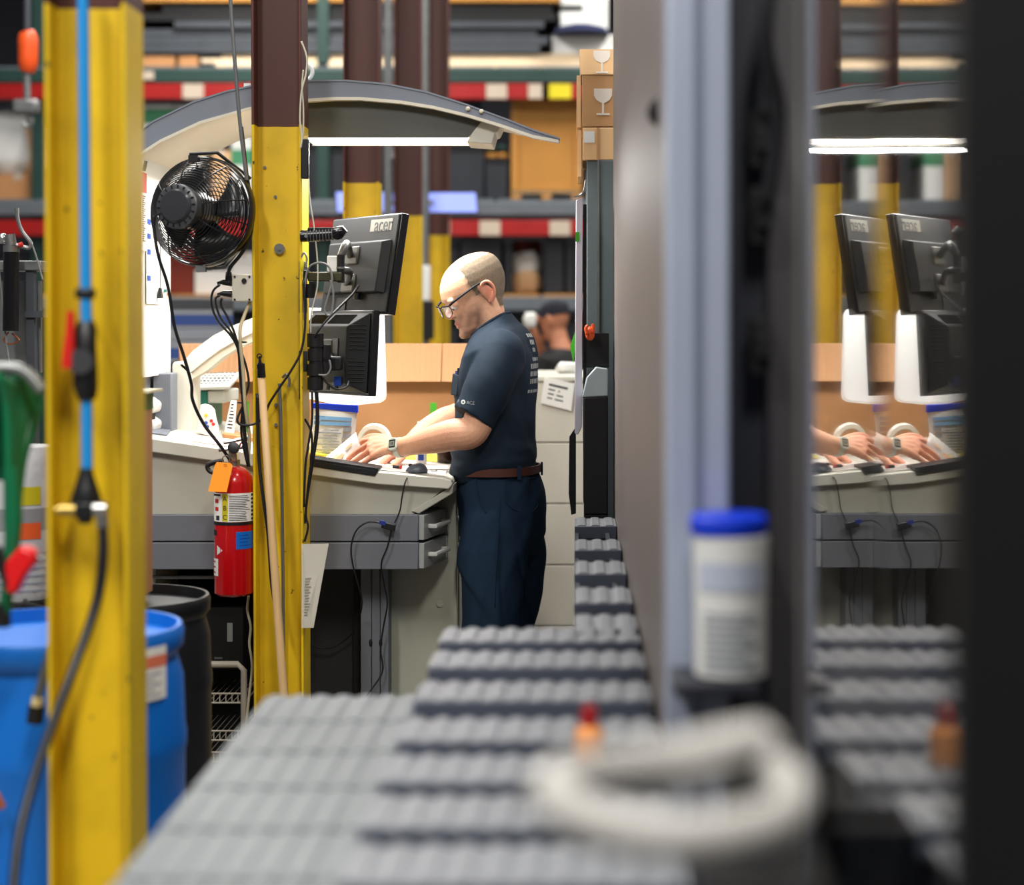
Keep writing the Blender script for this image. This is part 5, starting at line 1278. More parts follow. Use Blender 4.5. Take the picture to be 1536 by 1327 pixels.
def hand(mb, wrist, mids, kn, fing, thumb, rf=.0088):
    """palm between wrist and the four knuckles, four bent fingers, a thumb from the side"""
    for q in range(4): mb.tube([wrist, wrist.lerp(kn[q], .5) + mids, kn[q]], [.019, .0165, .0125], 12, k=4)
    for q in range(3): mb.tube([wrist, (kn[q] + kn[q + 1]) / 2 + mids * .8], [.019, .0125], 12)
    for q in range(4):
        pts = [kn[q]] + fing[q]; k_ = (.95, 1, .97, .86)[q]
        mb.tube(pts, [.0118 * k_, .0100 * k_, .0092 * k_, .0066 * k_][:len(pts)], 12, k=4)
        mb.sph(kn[q], .0122 * k_, 10, 8); mb.sph(pts[-1], .0066 * k_, 10, 8); mb.sph(pts[1], .0104 * k_, 10, 8)
    mb.tube(thumb, [.017, .0145, .0112, .0082], 12, k=4); mb.sph(thumb[-1], .0082, 10, 8)
# left hand: back of the hand to the camera, fingers pinching the sheet
knL = [P(556, 660, 6.43), P(551, 668, 6.408), P(552, 677, 6.385), P(557, 686, 6.362)]
fgL = [[P(544, 662, 6.435), P(537, 668, 6.435), P(531, 674, 6.43)], [P(537, 676, 6.41), P(527, 684, 6.41), P(518, 692, 6.41)], [P(540, 686, 6.388), P(530, 692, 6.39), P(522, 697, 6.39)], [P(547, 693, 6.362), P(539, 698, 6.365), P(532, 702, 6.368)]]
thL = [P(590, 664, 6.39), P(570, 656, 6.43), P(552, 656, 6.455), P(536, 667, 6.455)]
hand(body, P(596, 671, 6.365), V((0, -.004, .006)), knL, fgL, thL)
# right hand: below the left wrist, fingers curled down on the papers
knR = [P(590, 683, 6.53), P(586, 684, 6.555), P(585, 685, 6.58), P(587, 686, 6.60)]
fgR = [[P(580, 690, 6.515), P(573, 697, 6.50), P(575, 703, 6.49)], [P(576, 691, 6.545), P(570, 697, 6.53), P(570, 703, 6.52)], [P(577, 692, 6.575), P(572, 698, 6.565), P(572, 703, 6.56)], [P(580, 693, 6.60), P(576, 698, 6.595), P(576, 702, 6.59)]]
thR = [P(606, 678, 6.57), P(600, 688, 6.52), P(592, 697, 6.48), P(582, 703, 6.455)]
hand(body, P(606, 674, 6.60), V((0, 0, .006)), knR, fgR, thR)
# legs inside the trousers
legL = [P(746, 760, 6.41), P(740, 860, 6.38), P(735, 960, 6.37), P(744, 1060, 6.38), P(752, 1168, 6.40)]
legR = [P(764, 765, 6.60), P(768, 860, 6.62), P(766, 960, 6.63), P(775, 1060, 6.63), P(782, 1150, 6.63)]
for L in (legL, legR): body.tube(L, [.085, .08, .058, .055, .042], 20, k=4)
bmesh_me = remeshed(body, .0033, 2)
# colours that belong to the skin: redder hands, ears, nose; stubble; cropped hair
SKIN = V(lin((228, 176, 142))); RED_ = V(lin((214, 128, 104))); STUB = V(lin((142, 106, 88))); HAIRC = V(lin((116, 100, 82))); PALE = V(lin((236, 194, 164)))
hair_mask = []
att = bmesh_me.color_attributes.new('tone', 'FLOAT_COLOR', 'POINT')
cols = []
bmesh_me.update()
wristL = P(596, 671, 6.365); wristR = P(606, 674, 6.6)
for v in bmesh_me.vertices:
    c = SKIN.copy(); p = v.co; hm = 0
    d = p - O
    if d.length < .2 and p.z > 1.44:
        u_, lt, vv = d.dot(hf) / HS, d.dot(hl) / HS, d.dot(hu) / HS
        nz = noise.noise(p * 60) * .006 + noise.noise(p * 200) * .004
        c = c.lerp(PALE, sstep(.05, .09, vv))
        ear = sstep(.079, .086, abs(lt)) * (1 if abs(u_) < .035 and abs(vv) < .04 else 0)
        front = .042 - .25 * max(0, .03 - vv) 
        hm = sstep(front + .008, front - .014, u_ + nz) * sstep(.113, .096, vv + nz + .12 * max(0, u_)) * (sstep(-.075, -.05, vv) if u_ < -.03 else sstep(-.01, .012, vv + nz)) * (1 - ear)
        c = c.lerp(HAIRC, .82 * hm)
        st = sstep(-.012, -.04, vv + nz) * sstep(.012, .04, u_) * (1 - sstep(.108, .114, u_)) * sstep(-.128, -.105, vv)
        c = c.lerp(STUB, .9 * st * (.75 + .5 * noise.noise(p * 45)))
        if u_ > .109 and vv < -.012: c = c.lerp(RED_, .75)
        c = c.lerp(RED_, .7 * ear)
        lip = sstep(.016, .008, abs(vv + .063)) * sstep(.095, .1, u_) * sstep(.026, .018, abs(lt))
        c = c.lerp(RED_, .5 * lip)
    else:
        dl = min((p - wristL).length, (p - wristR).length)
        if dl < .2: c = c.lerp(RED_, .45 * sstep(.02, .1, (wristL.x - p.x)))
        if (p - wristR).length < .17 and p.x < wristR.x + .02: c = c.lerp(RED_, .35)
        c = c.lerp(RED_, .18 + .12 * noise.noise(p * 18))
    hair_mask.append(hm)
    cols += [c.x, c.y, c.z, 1]
att.data.foreach_set('color', cols)
# cropped hair: the masked skin faces lifted by a millimetre
sel = [p for p in bmesh_me.polygons if min(hair_mask[i] for i in p.vertices) > .55]
used = {}; hv = []; hfc = []
for p in sel:
    f_ = []
    for i in p.vertices:
        if i not in used:
            used[i] = len(hv); hv.append(bmesh_me.vertices[i].co + bmesh_me.vertices[i].normal * (.0012 + .0006 * noise.noise(bmesh_me.vertices[i].co * 900)))
        f_.append(used[i])
    hfc.append(tuple(f_))
build(MB().add(hv, hfc), 'hair', mat('cropped_hair', (112, 98, 80), .85, var=.32, vs=170), root, smooth=3)
bo = link_mesh(bmesh_me, 'body', vcol_mat('skin'), root, base)
# eyes and glasses
EYEW = mat('eye_white', (226, 220, 212), .2); IRIS = mat('eye_iris', (60, 70, 80), .2)
for sd in (-1, 1):
    eo = build(MB().sph(G(.0935, sd * .034, -.0025), .0118 * HS, 16, 12), 'eye', EYEW, root)
    build(MB().sph(G(.1005, sd * .034, -.0075), .0055 * HS, 12, 8), 'iris', IRIS, eo)
GF = mat('glasses_frame', (16, 18, 22), .55, spec=.25); GL = mat('glasses_lens', (225, 235, 240), .05, var=0, alpha=.3, spec=.9)  # half-clear whitish lens colour stands in for reflections on the glass
fr = MB()
for sd in (-1, 1):
    fr.tube([G(.117, sd * .066, .010), G(.105, sd * .0755, .016), G(.06, sd * .0835, .026), G(.012, sd * .0845, .034), G(-.012, sd * .084, .030), G(-.034, sd * .082, .012)], [.0034, .0042, .0038, .0032, .003, .0038], 8, k=4)
    rim = [(.129, .012, .008), (.130, .024, .0125), (.1285, .044, .0125), (.120, .066, .010), (.117, .069, -.004), (.119, .062, -.018), (.125, .042, -.027), (.1275, .024, -.024), (.128, .013, -.010)]
    fr.tube([G(a, sd * b, c) for a, b, c in rim[:4]], .0026, 8, k=4)
    fr.tube([G(a, sd * b, c) for a, b, c in rim[3:] + rim[:1]], .0014, 6, k=4)
fr.tube([G(.129, -.012, .008), G(.1315, 0, .009), G(.129, .012, .008)], .0024, 8, k=3)
gl = build(fr, 'safety_glasses', GF, root, smooth=2)
for sd in (-1, 1):
    rim = [(.129, .012, .008), (.130, .024, .0125), (.1285, .044, .0125), (.120, .066, .010), (.117, .069, -.004), (.119, .062, -.018), (.125, .042, -.027), (.1275, .024, -.024), (.128, .013, -.010)]
    pts = [G(a, sd * b, c) for a, b, c in rim]; cen = sum(pts, V()) / len(pts) + hf * .003
    vs = pts + [cen] + [p + hf * .0012 for p in pts] + [cen + hf * .0012]; n = len(pts); fs = []
    for i in range(n):
        j = (i + 1) % n; fs += [(i, j, n), (n + 1 + i, 2 * n + 1, n + 1 + j), (i, n + 1 + i, n + 1 + j, j)]
    build(MB().add(vs, fs), 'lens', GL, gl, label='clear lens', smooth=2)
# shirt
SHIRT = mat('shirt_navy', (26, 40, 54), .8, var=.1, vs=7, bump=.25, bs=420, spec=.25)
sh = MB()
torso(sh, .006)
sh.loft([ering(P(742, py, MD), tf, tl, a, b, tiltv=Z * -.17) for py, a, b in [(716, .112, .165), (706, .128, .180), (697, .137, .19), (684, .136, .19), (668, .130, .188)]])
sl = [P(754, 516, 6.40), P(750, 536, 6.35), P(738, 572, 6.305), P(720, 608, 6.28), P(708, 628, 6.27)]
sh.tube(sl, [.066, .083, .079, .077, .076], 28, k=5)
sr = [P(742, 520, 6.62), P(738, 540, 6.67), P(722, 575, 6.74), P(706, 606, 6.77)]
sh.tube(sr, [.066, .08, .076, .068], 28, k=5)
sm = remeshed(sh, .007, 3)
def folds(me, fn):
    me.update(); ns = [v.normal.copy() for v in me.vertices]
    for v, n in zip(me.vertices, ns): v.co += n * fn(v.co, n)
    me.update()
def shirt_fold(p, n):
    q = p - base
    low = sstep(1.16, 1.02, p.z)
    diag = (q.x * .5 + p.z * .75 + q.y * .3)
    f = .008 * noise.noise(V((diag * 14, q.x * 3.0, q.y * 5))) 
    f += low * .008 * noise.noise(V((q.x * 7, q.y * 7, p.z * 26)))
    f += .006 * noise.noise(V((q.x * 4 + p.z * 2, q.y * 4, p.z * 3)))
    f += .006 * sstep(1.52, 1.40, p.z) * abs(noise.noise(V((q.x * 16 + p.z * 7, q.y * 5, p.z * 2.5)))) - .002
    return f
folds(sm, shirt_fold)
bvh = BVHTree.FromPolygons([v.co.copy() for v in sm.vertices], [tuple(p.vertices) for p in sm.polygons])
so = link_mesh(sm, 'shirt', SHIRT, root, base)
def print_on(name, parts, m, direction, parent, lift=.0012):
    """lay flat print onto the shirt surface: parts = list of (verts, faces) already placed near the surface"""
    mb = MB(); dv = V(direction).normalized()
    for vs, fs in parts:
        out = []; ok = True
        for p in vs:
            h = bvh.ray_cast(p - dv * .5, dv)
            if h[0] is None: ok = False; break
            out.append(h[0] - dv * lift)
        if ok: mb.add(out, fs)
    if mb.v: return build(mb, name, m, parent, smooth=3, kind='stuff')
PRT = mat('shirt_print', (176, 178, 172), .8)
def glyph_at(body_, size, o, xd, yd):
    vs, fs = glyphs(body_, size); xd = V(xd).normalized(); yd = V(yd).normalized()
    return [V(o) + xd * p.x + yd * p.y for p in vs], fs
parts = [glyph_at('F', .0145, P(686, 602.5, 6.2), (1, 0, -.08), (.08, 0, 1)), glyph_at('RCE', .0145, P(705.5, 604.5, 6.2), (1, 0, -.08), (.08, 0, 1))]
rg = MB().torus(P(694, 603.3, 6.2), (0, 1, 0), .0052, .0022, 16, 4); 
parts.append(([p for p in rg.v], rg.f))
print_on('sleeve_lettering', parts, PRT, (0, 1, 0), so)
bd_ = (-tf).normalized(); bx = tl * -1      # printed rows across the upper back
parts = []
cback = P(806, 548, MD)
for k, (dz, w_, h_) in enumerate([(.10, .07, .012), (.075, .05, .016), (.05, .03, .014), (.02, .10, .012), (-.005, .18, .016), (-.03, .20, .016), (-.055, .20, .016), (-.085, .22, .010)]):
    nseg = max(3, int(w_ / .022))
    for j in range(nseg):
        a = -w_ / 2 + w_ * j / nseg; b = a + w_ / nseg * .62
        q = [P(748, 550, MD) + bd_ * .3 - tl * .055 + bx * s_ + Z * (dz + t_) for s_, t_ in ((a, 0), (b, 0), (b, h_), (a, h_))]
        parts.append((q, [(0, 1, 2, 3)]))
print_on('back_print', parts, PRT, tf, so)
# collar band, pocket with pens
cr = MB(); pts = []
for i in range(40):
    t = 2 * math.pi * i / 40
    pts.append(P(736, 488, MD) + tf * (.063 * math.cos(t)) + tl * (.077 * math.sin(t)) + Z * (-.043 * math.cos(t)))
cr.tube(pts + [pts[0]], .006, 8)
build(cr, 'collar_band', SHIRT, so, smooth=2)
sq = MB()
for k in range(5):
    pass
pk = P(684, 575, 6.44)
build(MB().prism([P(681, 592, 6.41), P(690, 593, 6.36), P(693, 563, 6.36), P(684, 560, 6.41)], (-.012, .0, 0)), 'pocket', SHIRT, so, bev=.003)
for k, (a, b, m) in enumerate([(685, 556, BLUI), (688, 552, BLK)]):
    build(MB().cyl(P(a, b, 6.40 - .02 * k), P(a - 1, b + 24, 6.40 - .02 * k), .0045, n=10), 'pen', m, so, label=['blue pen', 'black pen'][k])
# trousers, belt, shoes
TROU = mat('trouser_navy', (28, 46, 66), .85, var=.12, vs=8, bump=.25, bs=380, spec=.2)
tr = MB()
tr.loft([ering(P(c, py, MD), tf, tl, a, b) for py, c, a, b in [(860, 752, .05, .10), (830, 752, .110, .165), (800, 753, .134, .183), (765, 753, .137, .187), (735, 750, .131, .183), (702, 747, .122, .174)]])
tL = [P(742, 770, 6.41), P(740, 830, 6.40), P(737, 890, 6.38), P(737, 940, 6.38), P(742, 1050, 6.39), P(748, 1172, 6.40)]
tR = [P(766, 775, 6.60), P(768, 840, 6.62), P(768, 900, 6.62), P(764, 960, 6.62), P(770, 1060, 6.63), P(776, 1152, 6.63)]
tr.tube(tL, [.105, .118, .113, .107, .098, .092], 28, k=5); tr.tube(tR, [.105, .112, .092, .086, .088, .09], 28, k=5)
tm = remeshed(tr, .008, 3)
def trou_fold(p, n):
    q = p - base
    return .011 * noise.noise(V((q.x * 14 + p.z * 2.4, q.y * 9, p.z * 2))) + .008 * noise.noise(V((q.x * 3, q.y * 3, p.z * 5))) - .012 * sstep(.8, .95, abs(noise.noise(V((q.x * 5 + p.z * 1.8, q.y * 4, p.z * 1.2)))) * 2.2) + .007 * noise.noise(V((q.x * 25 - p.z * 10, q.y * 8, p.z * 5)))
folds(tm, trou_fold)
bvh = BVHTree.FromPolygons([v.co.copy() for v in tm.vertices], [tuple(p.vertices) for p in tm.polygons])
to = link_mesh(tm, 'trousers', TROU, root, base)
def strip_on(name, pix, r, m, parent):
    """raised seam laid on the trousers along picture points (direction: straight away from the viewer)"""
    out = []
    for px, py in pix:
        p = P(px, py, 6.0); h = bvh.ray_cast(p, V((0, 1, 0)))
        if h[0] is not None: out.append(h[0] + V((0, -.0015, 0)))
    if len(out) > 2: return build(MB().tube(out, r, 6, k=3), name, m, parent, smooth=2)
strip_on('pocket_seam', [(709, 714), (706, 730), (707, 745), (712, 765), (722, 785)], .002, TROU, to)
strip_on('pocket_seam', [(752, 731), (770, 733), (790, 734), (806, 736)], .002, TROU, to)
strip_on('pocket_seam', [(752, 731), (753, 765), (770, 782), (795, 786), (803, 776)], .0018, TROU, to)
strip_on('leg_seam', [(742, 715), (744, 760), (742, 820), (738, 880), (737, 930)], .0018, TROU, to)
BELT = mat('belt_brown', (84, 46, 36), .45, var=.1, vs=14)
rb = lambda py, gr: ering(P(747, py, MD), tf, tl, .124 + gr, .176 + gr, n=48)
bl = build(MB().loft([rb(709, .006), rb(709, .012), rb(697, .012), rb(697, .006)], caps=False), 'belt', BELT, root, smooth=.6)
for ang in (-20, 12, 40, 140, 200, 250, 300):
    t = math.radians(ang); c = P(747, 704, MD) - tl * 0
    e = 2.4; x = math.copysign(abs(math.cos(t)) ** (2 / e), math.cos(t)); y = math.copysign(abs(math.sin(t)) ** (2 / e), math.sin(t))
    p = c + tf * ((.139) * x) + tl * ((.191) * y)
    d = (tf * x + tl * y).normalized()
    build(MB().box(p, (.014, .006, .045), Matrix((Z.cross(d) * -1, d, Z)).transposed()), 'belt_loop', TROU, to, bev=.002)
SHOE = mat('shoe_black', (24, 22, 22), .4)
for k, a in enumerate((P(748, 1172, 6.40), P(776, 1152, 6.63))):
    mb = MB(); f0 = V((a.x, a.y, 0))
    mb.loft([ering(f0 + tf * .045 + Z * z, tf, tl, L, w_, 28) for z, L, w_ in ((.0, .142, .05), (.03, .145, .052), (.055, .125, .05), (.075, .085, .047), (.10, .05, .046))])
    so_ = build(mb, 'shoe', SHOE, root, smooth=1.2, bev=0)
# wristwatch
WP = mat('watch_resin', (206, 212, 198), .4); wa = (P(590, 671, 6.372) - P(625, 665, 6.33)).normalized()
wc = P(599, 671, 6.362)
wt = build(MB().lathe([(.0305, -.009), (.034, -.008), (.034, .008), (.0305, .009)], wc, wa, 30, caps=False), 'wristwatch', WP, root, smooth=.9)
fd_ = V((0, -1, .42)); fd_ = (fd_ - wa * fd_.dot(wa)).normalized(); sd_ = wa.cross(fd_)
MW = Matrix((wa, sd_, fd_)).transposed()
oc = wc + fd_ * .034
case = MB()
oct_ = [(-.016, -.014), (-.010, -.021), (.010, -.021), (.016, -.014), (.016, .014), (.010, .021), (-.010, .021), (-.016, .014)]
case.prism([oc + wa * a + sd_ * b for a, b in oct_], fd_ * .009)
build(case, 'case', WP, wt, bev=.0015)
build(MB().box(oc + fd_ * .0092, (.024, .027, .0008), MW), 'bezel', BLK, wt)
build(MB().box(oc + fd_ * .0098, (.018, .017, .0008), MW), 'lcd', mat('lcd_grey', (142, 148, 132), .3), wt)
mb = MB(); mb.box(oc + fd_ * .0104 + wa * .003, (.003, .009, .0004), MW); mb.box(oc + fd_ * .0104 - wa * .003, (.003, .009, .0004), MW)
build(mb, 'digits', INK, wt)
# translucent printed sleeve held in the left hand
BAGM = mat('poly_sleeve', (232, 228, 224), .35, var=.03, alpha=.86)
bs = [P(478, 692, 6.40), P(516, 698, 6.385), P(534, 672, 6.425), P(541, 655, 6.46), P(534, 647, 6.47)]
t = thing('plastic_sleeve', 'translucent plastic sleeve with a printed insert held in the left hand', 'sleeve', P(505, 697, 6.4))
q = [P(479, 693, 6.40), P(519, 700, 6.39), P(541, 668, 6.43), P(534, 648, 6.46)]
vs = []; fs = []
for j in range(9):
    for i in range(7):
        u_, v_ = i / 6, j / 8
        p = (q[0] * (1 - u_) + q[1] * u_) * (1 - v_) + (q[3] * (1 - u_) + q[2] * u_) * v_
        vs.append(p + V((0, -.008 * math.sin(math.pi * u_) + .005 * math.sin(v_ * 4), 0)))
for j in range(8):
    for i in range(6): fs.append((j * 7 + i, j * 7 + i + 1, j * 7 + i + 8, j * 7 + i + 7))
o_ = build(MB().add(vs, fs), 'film', BAGM, t, smooth=2); md = o_.modifiers.new('thickness', 'SOLIDIFY'); md.thickness = .0012
def on_sleeve(u0, u1, v0, v1, m, nm):
    f = lambda u_, v_: (q[0] * (1 - u_) + q[1] * u_) * (1 - v_) + (q[3] * (1 - u_) + q[2] * u_) * v_ + V((0, -.0115 * math.sin(math.pi * u_) + .005 * math.sin(v_ * 4) - .002, 0))
    build(MB().prism([f(u0, v0), f(u1, v0), f(u1, v1), f(u0, v1)], (0, -.0006, 0)), nm, m, t)
on_sleeve(.42, .6, .1, .42, mat('print_peach', (226, 176, 130), .6), 'printed_patch'); on_sleeve(.25, .4, .14, .34, mat('print_sand', (226, 206, 150), .6), 'printed_patch'); on_sleeve(.36, .5, .58, .8, mat('print_peach', (226, 176, 130), .6), 'printed_patch')

# ---- man in the cap far behind
CDp = 12.4
r2 = thing('person', 'man in a dark cap and black shirt seen from behind in the distance', 'person', (PX(832, CDp), CDp, 0))
b2 = r2.location.copy()
ax_ = math.radians(35)
f2 = V((-math.cos(ax_), math.sin(ax_), 0)); l2 = Z.cross(f2)
O2 = P(833, 482, CDp)
bm2 = MB(); hp2 = math.radians(12)
hf2 = f2 * math.cos(hp2) - Z * math.sin(hp2); hu2 = Z * math.cos(hp2) + f2 * math.sin(hp2)
G2 = head_parts(bm2, O2, hf2, l2, hu2, 1.0)
bm2.tube([O2 - Z * .02, O2 - Z * .12 - f2 * .03, O2 - Z * .2 - f2 * .05], [.055, .06, .08], 16, k=3)
tc = O2 - f2 * .05
LV2 = [(-.95, .10, .16), (-.75, .115, .175), (-.5, .125, .19), (-.35, .125, .21), (-.25, .11, .21), (-.2, .08, .17), (-.17, .06, .09)]
bm2.loft([ering(tc + Z * z, f2, l2, a - .012, b - .012) for z, a, b in LV2[1:6]])
bm2.tube([tc + l2 * .19 - Z * .25, tc + l2 * .24 - Z * .5 + f2 * .08, tc + l2 * .16 - Z * .52 + f2 * .32], [.05, .045, .03], 14, k=4)
bm2.tube([tc - l2 * .19 - Z * .25, tc - l2 * .22 - Z * .45 + f2 * .16, P(800, 500, CDp), P(797, 492, CDp)], [.05, .045, .034, .03], 14, k=4)
W2 = P(797, 492, CDp)
hand(bm2, W2, V((0, 0, .0)), [W2 + V((-.02 + .02 * k, -.02, .06)) for k in range(4)], [[W2 + V((-.03 + .02 * k, -.035, .085)), W2 + V((-.035 + .02 * k, -.045, .07)), W2 + V((-.03 + .02 * k, -.04, .05))] for k in range(4)], [W2 + V((.01, -.01, .02)), W2 + V((.03, -.03, .05)), W2 + V((.02, -.05, .07)), W2 + V((.0, -.06, .075))])
hv2 = tc + l2 * .16 - Z * .52 + f2 * .32
hand(bm2, hv2, V((0, 0, 0)), [hv2 + f2 * .07 + l2 * (.03 - .02 * k) for k in range(4)], [[hv2 + f2 * .1 + l2 * (.03 - .02 * k) - Z * .015, hv2 + f2 * .115 + l2 * (.03 - .02 * k) - Z * .035, hv2 + f2 * .11 + l2 * (.03 - .02 * k) - Z * .05] for k in range(4)], [hv2 - l2 * .02, hv2 - l2 * .045 + f2 * .03, hv2 - l2 * .04 + f2 * .06, hv2 - l2 * .03 + f2 * .08])
for s_ in (-1, 1): bm2.tube([tc + l2 * s_ * .09 - Z * .75, tc + l2 * s_ * .1 - Z * 1.05, V((tc.x, tc.y, .08)) + l2 * s_ * .1], [.08, .058, .045], 14, k=3)
me2 = remeshed(bm2, .009, 2)
at2 = me2.color_attributes.new('tone', 'FLOAT_COLOR', 'POINT')
s2 = V(lin((196, 132, 100))); at2.data.foreach_set('color', [x for v in me2.vertices for x in (s2.x, s2.y, s2.z, 1)])
link_mesh(me2, 'body', vcol_mat('skin'), r2, b2)
sm2 = MB(); sm2.loft([ering(tc + Z * z, f2, l2, a + .006, b + .006) for z, a, b in LV2])
sm2.tube([tc + l2 * .17 - Z * .23, tc + l2 * .21 - Z * .35 + f2 * .03, tc + l2 * .23 - Z * .43 + f2 * .06], [.07, .075, .07], 18, k=3)
sm2.tube([tc - l2 * .17 - Z * .23, tc - l2 * .21 - Z * .35 + f2 * .06, tc - l2 * .22 - Z * .41 + f2 * .11], [.07, .075, .07], 18, k=3)
link_mesh(remeshed(sm2, .014, 3), 'shirt', mat('shirt_black', (18, 18, 20), .8), r2, b2)
tr2 = MB(); tr2.loft([ering(tc + Z * z, f2, l2, a, b) for z, a, b in [(-1.0, .05, .1), (-.92, .12, .18), (-.74, .12, .18)]])
for s_ in (-1, 1): tr2.tube([tc + l2 * s_ * .085 - Z * .85, tc + l2 * s_ * .1 - Z * 1.1, V((tc.x, tc.y, .06)) + l2 * s_ * .1], [.1, .085, .08], 18, k=3)
link_mesh(remeshed(tr2, .014, 3), 'trousers', mat('trouser_dark', (30, 34, 44), .8), r2, b2)
cap = MB(); cap.loft(head_rings(O2 + hu2 * .012, hf2, l2, hu2, 1.06, [(.02, .118, -.104, .08)] + [h for h in HEAD if h[0] >= .028]))
co = build(cap, 'cap', mat('cap_navy', (22, 24, 36), .8), r2, smooth=2)
build(MB().loft([[O2 + hf2 * (.08 + a) + l2 * b + hu2 * (.035 - .25 * a + d) for a, b in ((0, -.075), (.06, -.065), (.095, -.03), (.1, 0), (.095, .03), (.06, .065), (0, .075))] for d in (0, .006)]), 'cap_peak', mat('cap_navy', (22, 24, 36), .8), co, smooth=2)
for s_ in (-1, 1): build(MB().lathe([(.05, 0), (.06, .02), (.055, .1), (.05, .1)], V((tc.x, tc.y, 0)) + l2 * s_ * .1 + f2 * .03, n=18), 'shoe', SHOE, r2)
lumpy('paper_towel', 'white crumpled cloth held up by the man in the cap', 'cloth', 795, 480, CDp - .06, .04, .05, WHT)
# ------------------------------------------------------------------ right side: grey ribbed table and steps
TG = mat('table_grey', (114, 119, 122), .55, var=.05, vs=5)
ribmesh = {}
def ribbed(t, name, x0, x1, y0, y1, z, pitch, th, m, rib=.008, base_m=None):
    """one ribbed plank: a slab with rounded ribs running along the depth"""
    mb = MB().bx(x0, x1, y0, y1, z - th, z - rib)
    n = max(2, round((x1 - x0) / pitch)); p = (x1 - x0) / n
    for k in range(n):
        c = x0 + p * (k + .5); a = p * .36; b = p * .24
        prof = [(c - a, z - rib), (c + a, z - rib), (c + b, z - .001), (c, z), (c - b, z - .001)]
        mb.prism([(u, y0, v) for u, v in prof], (0, y1 - y0, 0))
    return build(mb, name, m, t, smooth=.5)
zt = .80
t = thing('ribbed_table', 'wide grey ribbed plastic table in the lower foreground', 'table', (-.42, 2.7, 0))
xL0, xR0 = -.577, -.285
k = 0; y = 3.62
TAB_LOW = mat('table_frame', (70, 73, 78), .5)
while y > 1.45:
    d = .24
    ribbed(t, 'plank', xL0, xR0, y - d + .012, y - .004, zt, .0415, .05, TG, rib=.0045)
    y -= d; k += 1
build(MB().bx(xL0 + .01, xR0, 1.45, 3.6, zt - .14, zt - .052), 'frame', TAB_LOW, t)
for yy in (1.6, 3.45):
    for xx in (xL0 + .05, xR0 - .05): build(MB().bx(xx - .03, xx + .03, yy - .03, yy + .03, 0, zt - .14), 'leg', TAB_LOW, t)
ST = mat('step_grey', (120, 123, 128), .5, var=.06, vs=5); NOSE = mat('slat_nose_grey', (70, 75, 88), .5); STD = mat('step_dark', (44, 48, 58), .5)
t = thing('slatted_conveyor', 'long row of raised grey ribbed slats running away beside the clear panel', 'conveyor', (-.08, 3.4, 0))
for D_, py in ((3.97, 940), (3.69, 973), (3.38, 1018), (3.07, 1073), (2.81, 1128), (2.57, 1188), (2.33, 1260), (2.09, 1350)):
    ribbed(t, 'slat', -.268, .1285, D_ - .16, D_, .87, .0415, .016, ST, rib=.005)
    build(MB().bx(-.268, .1285, D_ - .166, D_ - .158, .828, .866), 'slat_nose', NOSE, t, bev=.002)
    build(MB().bx(-.262, .11, D_ - .160, D_ - .02, .832, .847), 'slat_carrier', STD, t)
for D_ in (6.19, 5.57, 5.07, 4.57, 4.15):
    ribbed(t, 'slat', .0, .1285, D_ - .24, D_, .87, .04, .016, ST, rib=.005)
    build(MB().bx(.0, .1285, D_ - .246, D_ - .238, .828, .866), 'slat_nose', NOSE, t, bev=.002)
    build(MB().bx(.004, .112, D_ - .235, D_ - .03, .825, .845), 'slat_carrier', STD, t)
build(MB().bx(-.268, .11, 1.6, 3.97, .60, .80), 'bed', STD, t)
build(MB().bx(.0, .115, 3.99, 6.25, .60, .80), 'bed', STD, t)
for yy in (1.8, 3.8): 
    for xx in (-.24, .08): build(MB().bx(xx - .025, xx + .025, yy - .025, yy + .025, 0, .60), 'leg', STD, t)
build(MB().bx(.03, .09, 6.1, 6.16, 0, .60), 'leg', STD, t)
for yy0, yy1, xx in ((1.6, 3.97, -.256), (1.6, 3.97, .098), (3.99, 6.25, .006), (3.99, 6.25, .1)): build(MB().bx(xx - .006, xx + .006, yy0, yy1, .80, .846), 'side_rail', STD, t)

# ------------------------------------------------------------------ machine enclosure
def reflect_streak(name, col, rough, bumpk, metal=0.0, xs=(1, 30, .25), spec=.5, coat=0):
    m = mat(name, col, rough, metal, var=.28, vs=2.2, stretch=xs, spec=spec, coat=coat)  # stretched noise paints blurred vertical reflections into the panel colour
    nt = m.node_tree; b = nt.nodes['Principled BSDF']
    n = nt.nodes.new('ShaderNodeTexNoise'); n.inputs['Scale'].default_value = 3; n.inputs['Detail'].default_value = 3
    mp = [q for q in nt.nodes if q.type == 'MAPPING'][0]
    nt.links.new(mp.outputs[0], n.inputs['Vector'])
    bp = nt.nodes.new('ShaderNodeBump'); bp.inputs['Strength'].default_value = bumpk; bp.inputs['Distance'].default_value = .01
    nt.links.new(n.outputs['Fac'], bp.inputs['Height']); nt.links.new(bp.outputs[0], b.inputs['Normal'])
    return m
PANEL = reflect_streak('side_panel_sheet', (122, 114, 111), .46, .35, spec=.35)
POST = mat('aluminium_post', (166, 174, 194), .45, metal=0.0, var=.05)
INNER = mat('machine_dark', (44, 46, 54), .5)
DARKP = mat('machine_black', (12, 12, 13), .6, spec=.3)
GREYI = mat('machine_grey', (92, 90, 88), .6)
mc = thing('machine_enclosure', 'tall grey machine enclosure with painted reflection streaks on its side panel and glass doors at right', 'machine', (.6, 4, 0))
build(MB().prism([(.130, 6.5, .80), (.138, 2.99, .80), (.152, 2.99, .80), (.144, 6.5, .855)], (0, 0, 2.05)), 'side_panel', PANEL, mc, label='glossy side panel with painted reflection streaks')
build(MB().bx(.146, .22, 3.3, 6.48, 0, .85), 'lower_wall', INNER, mc)
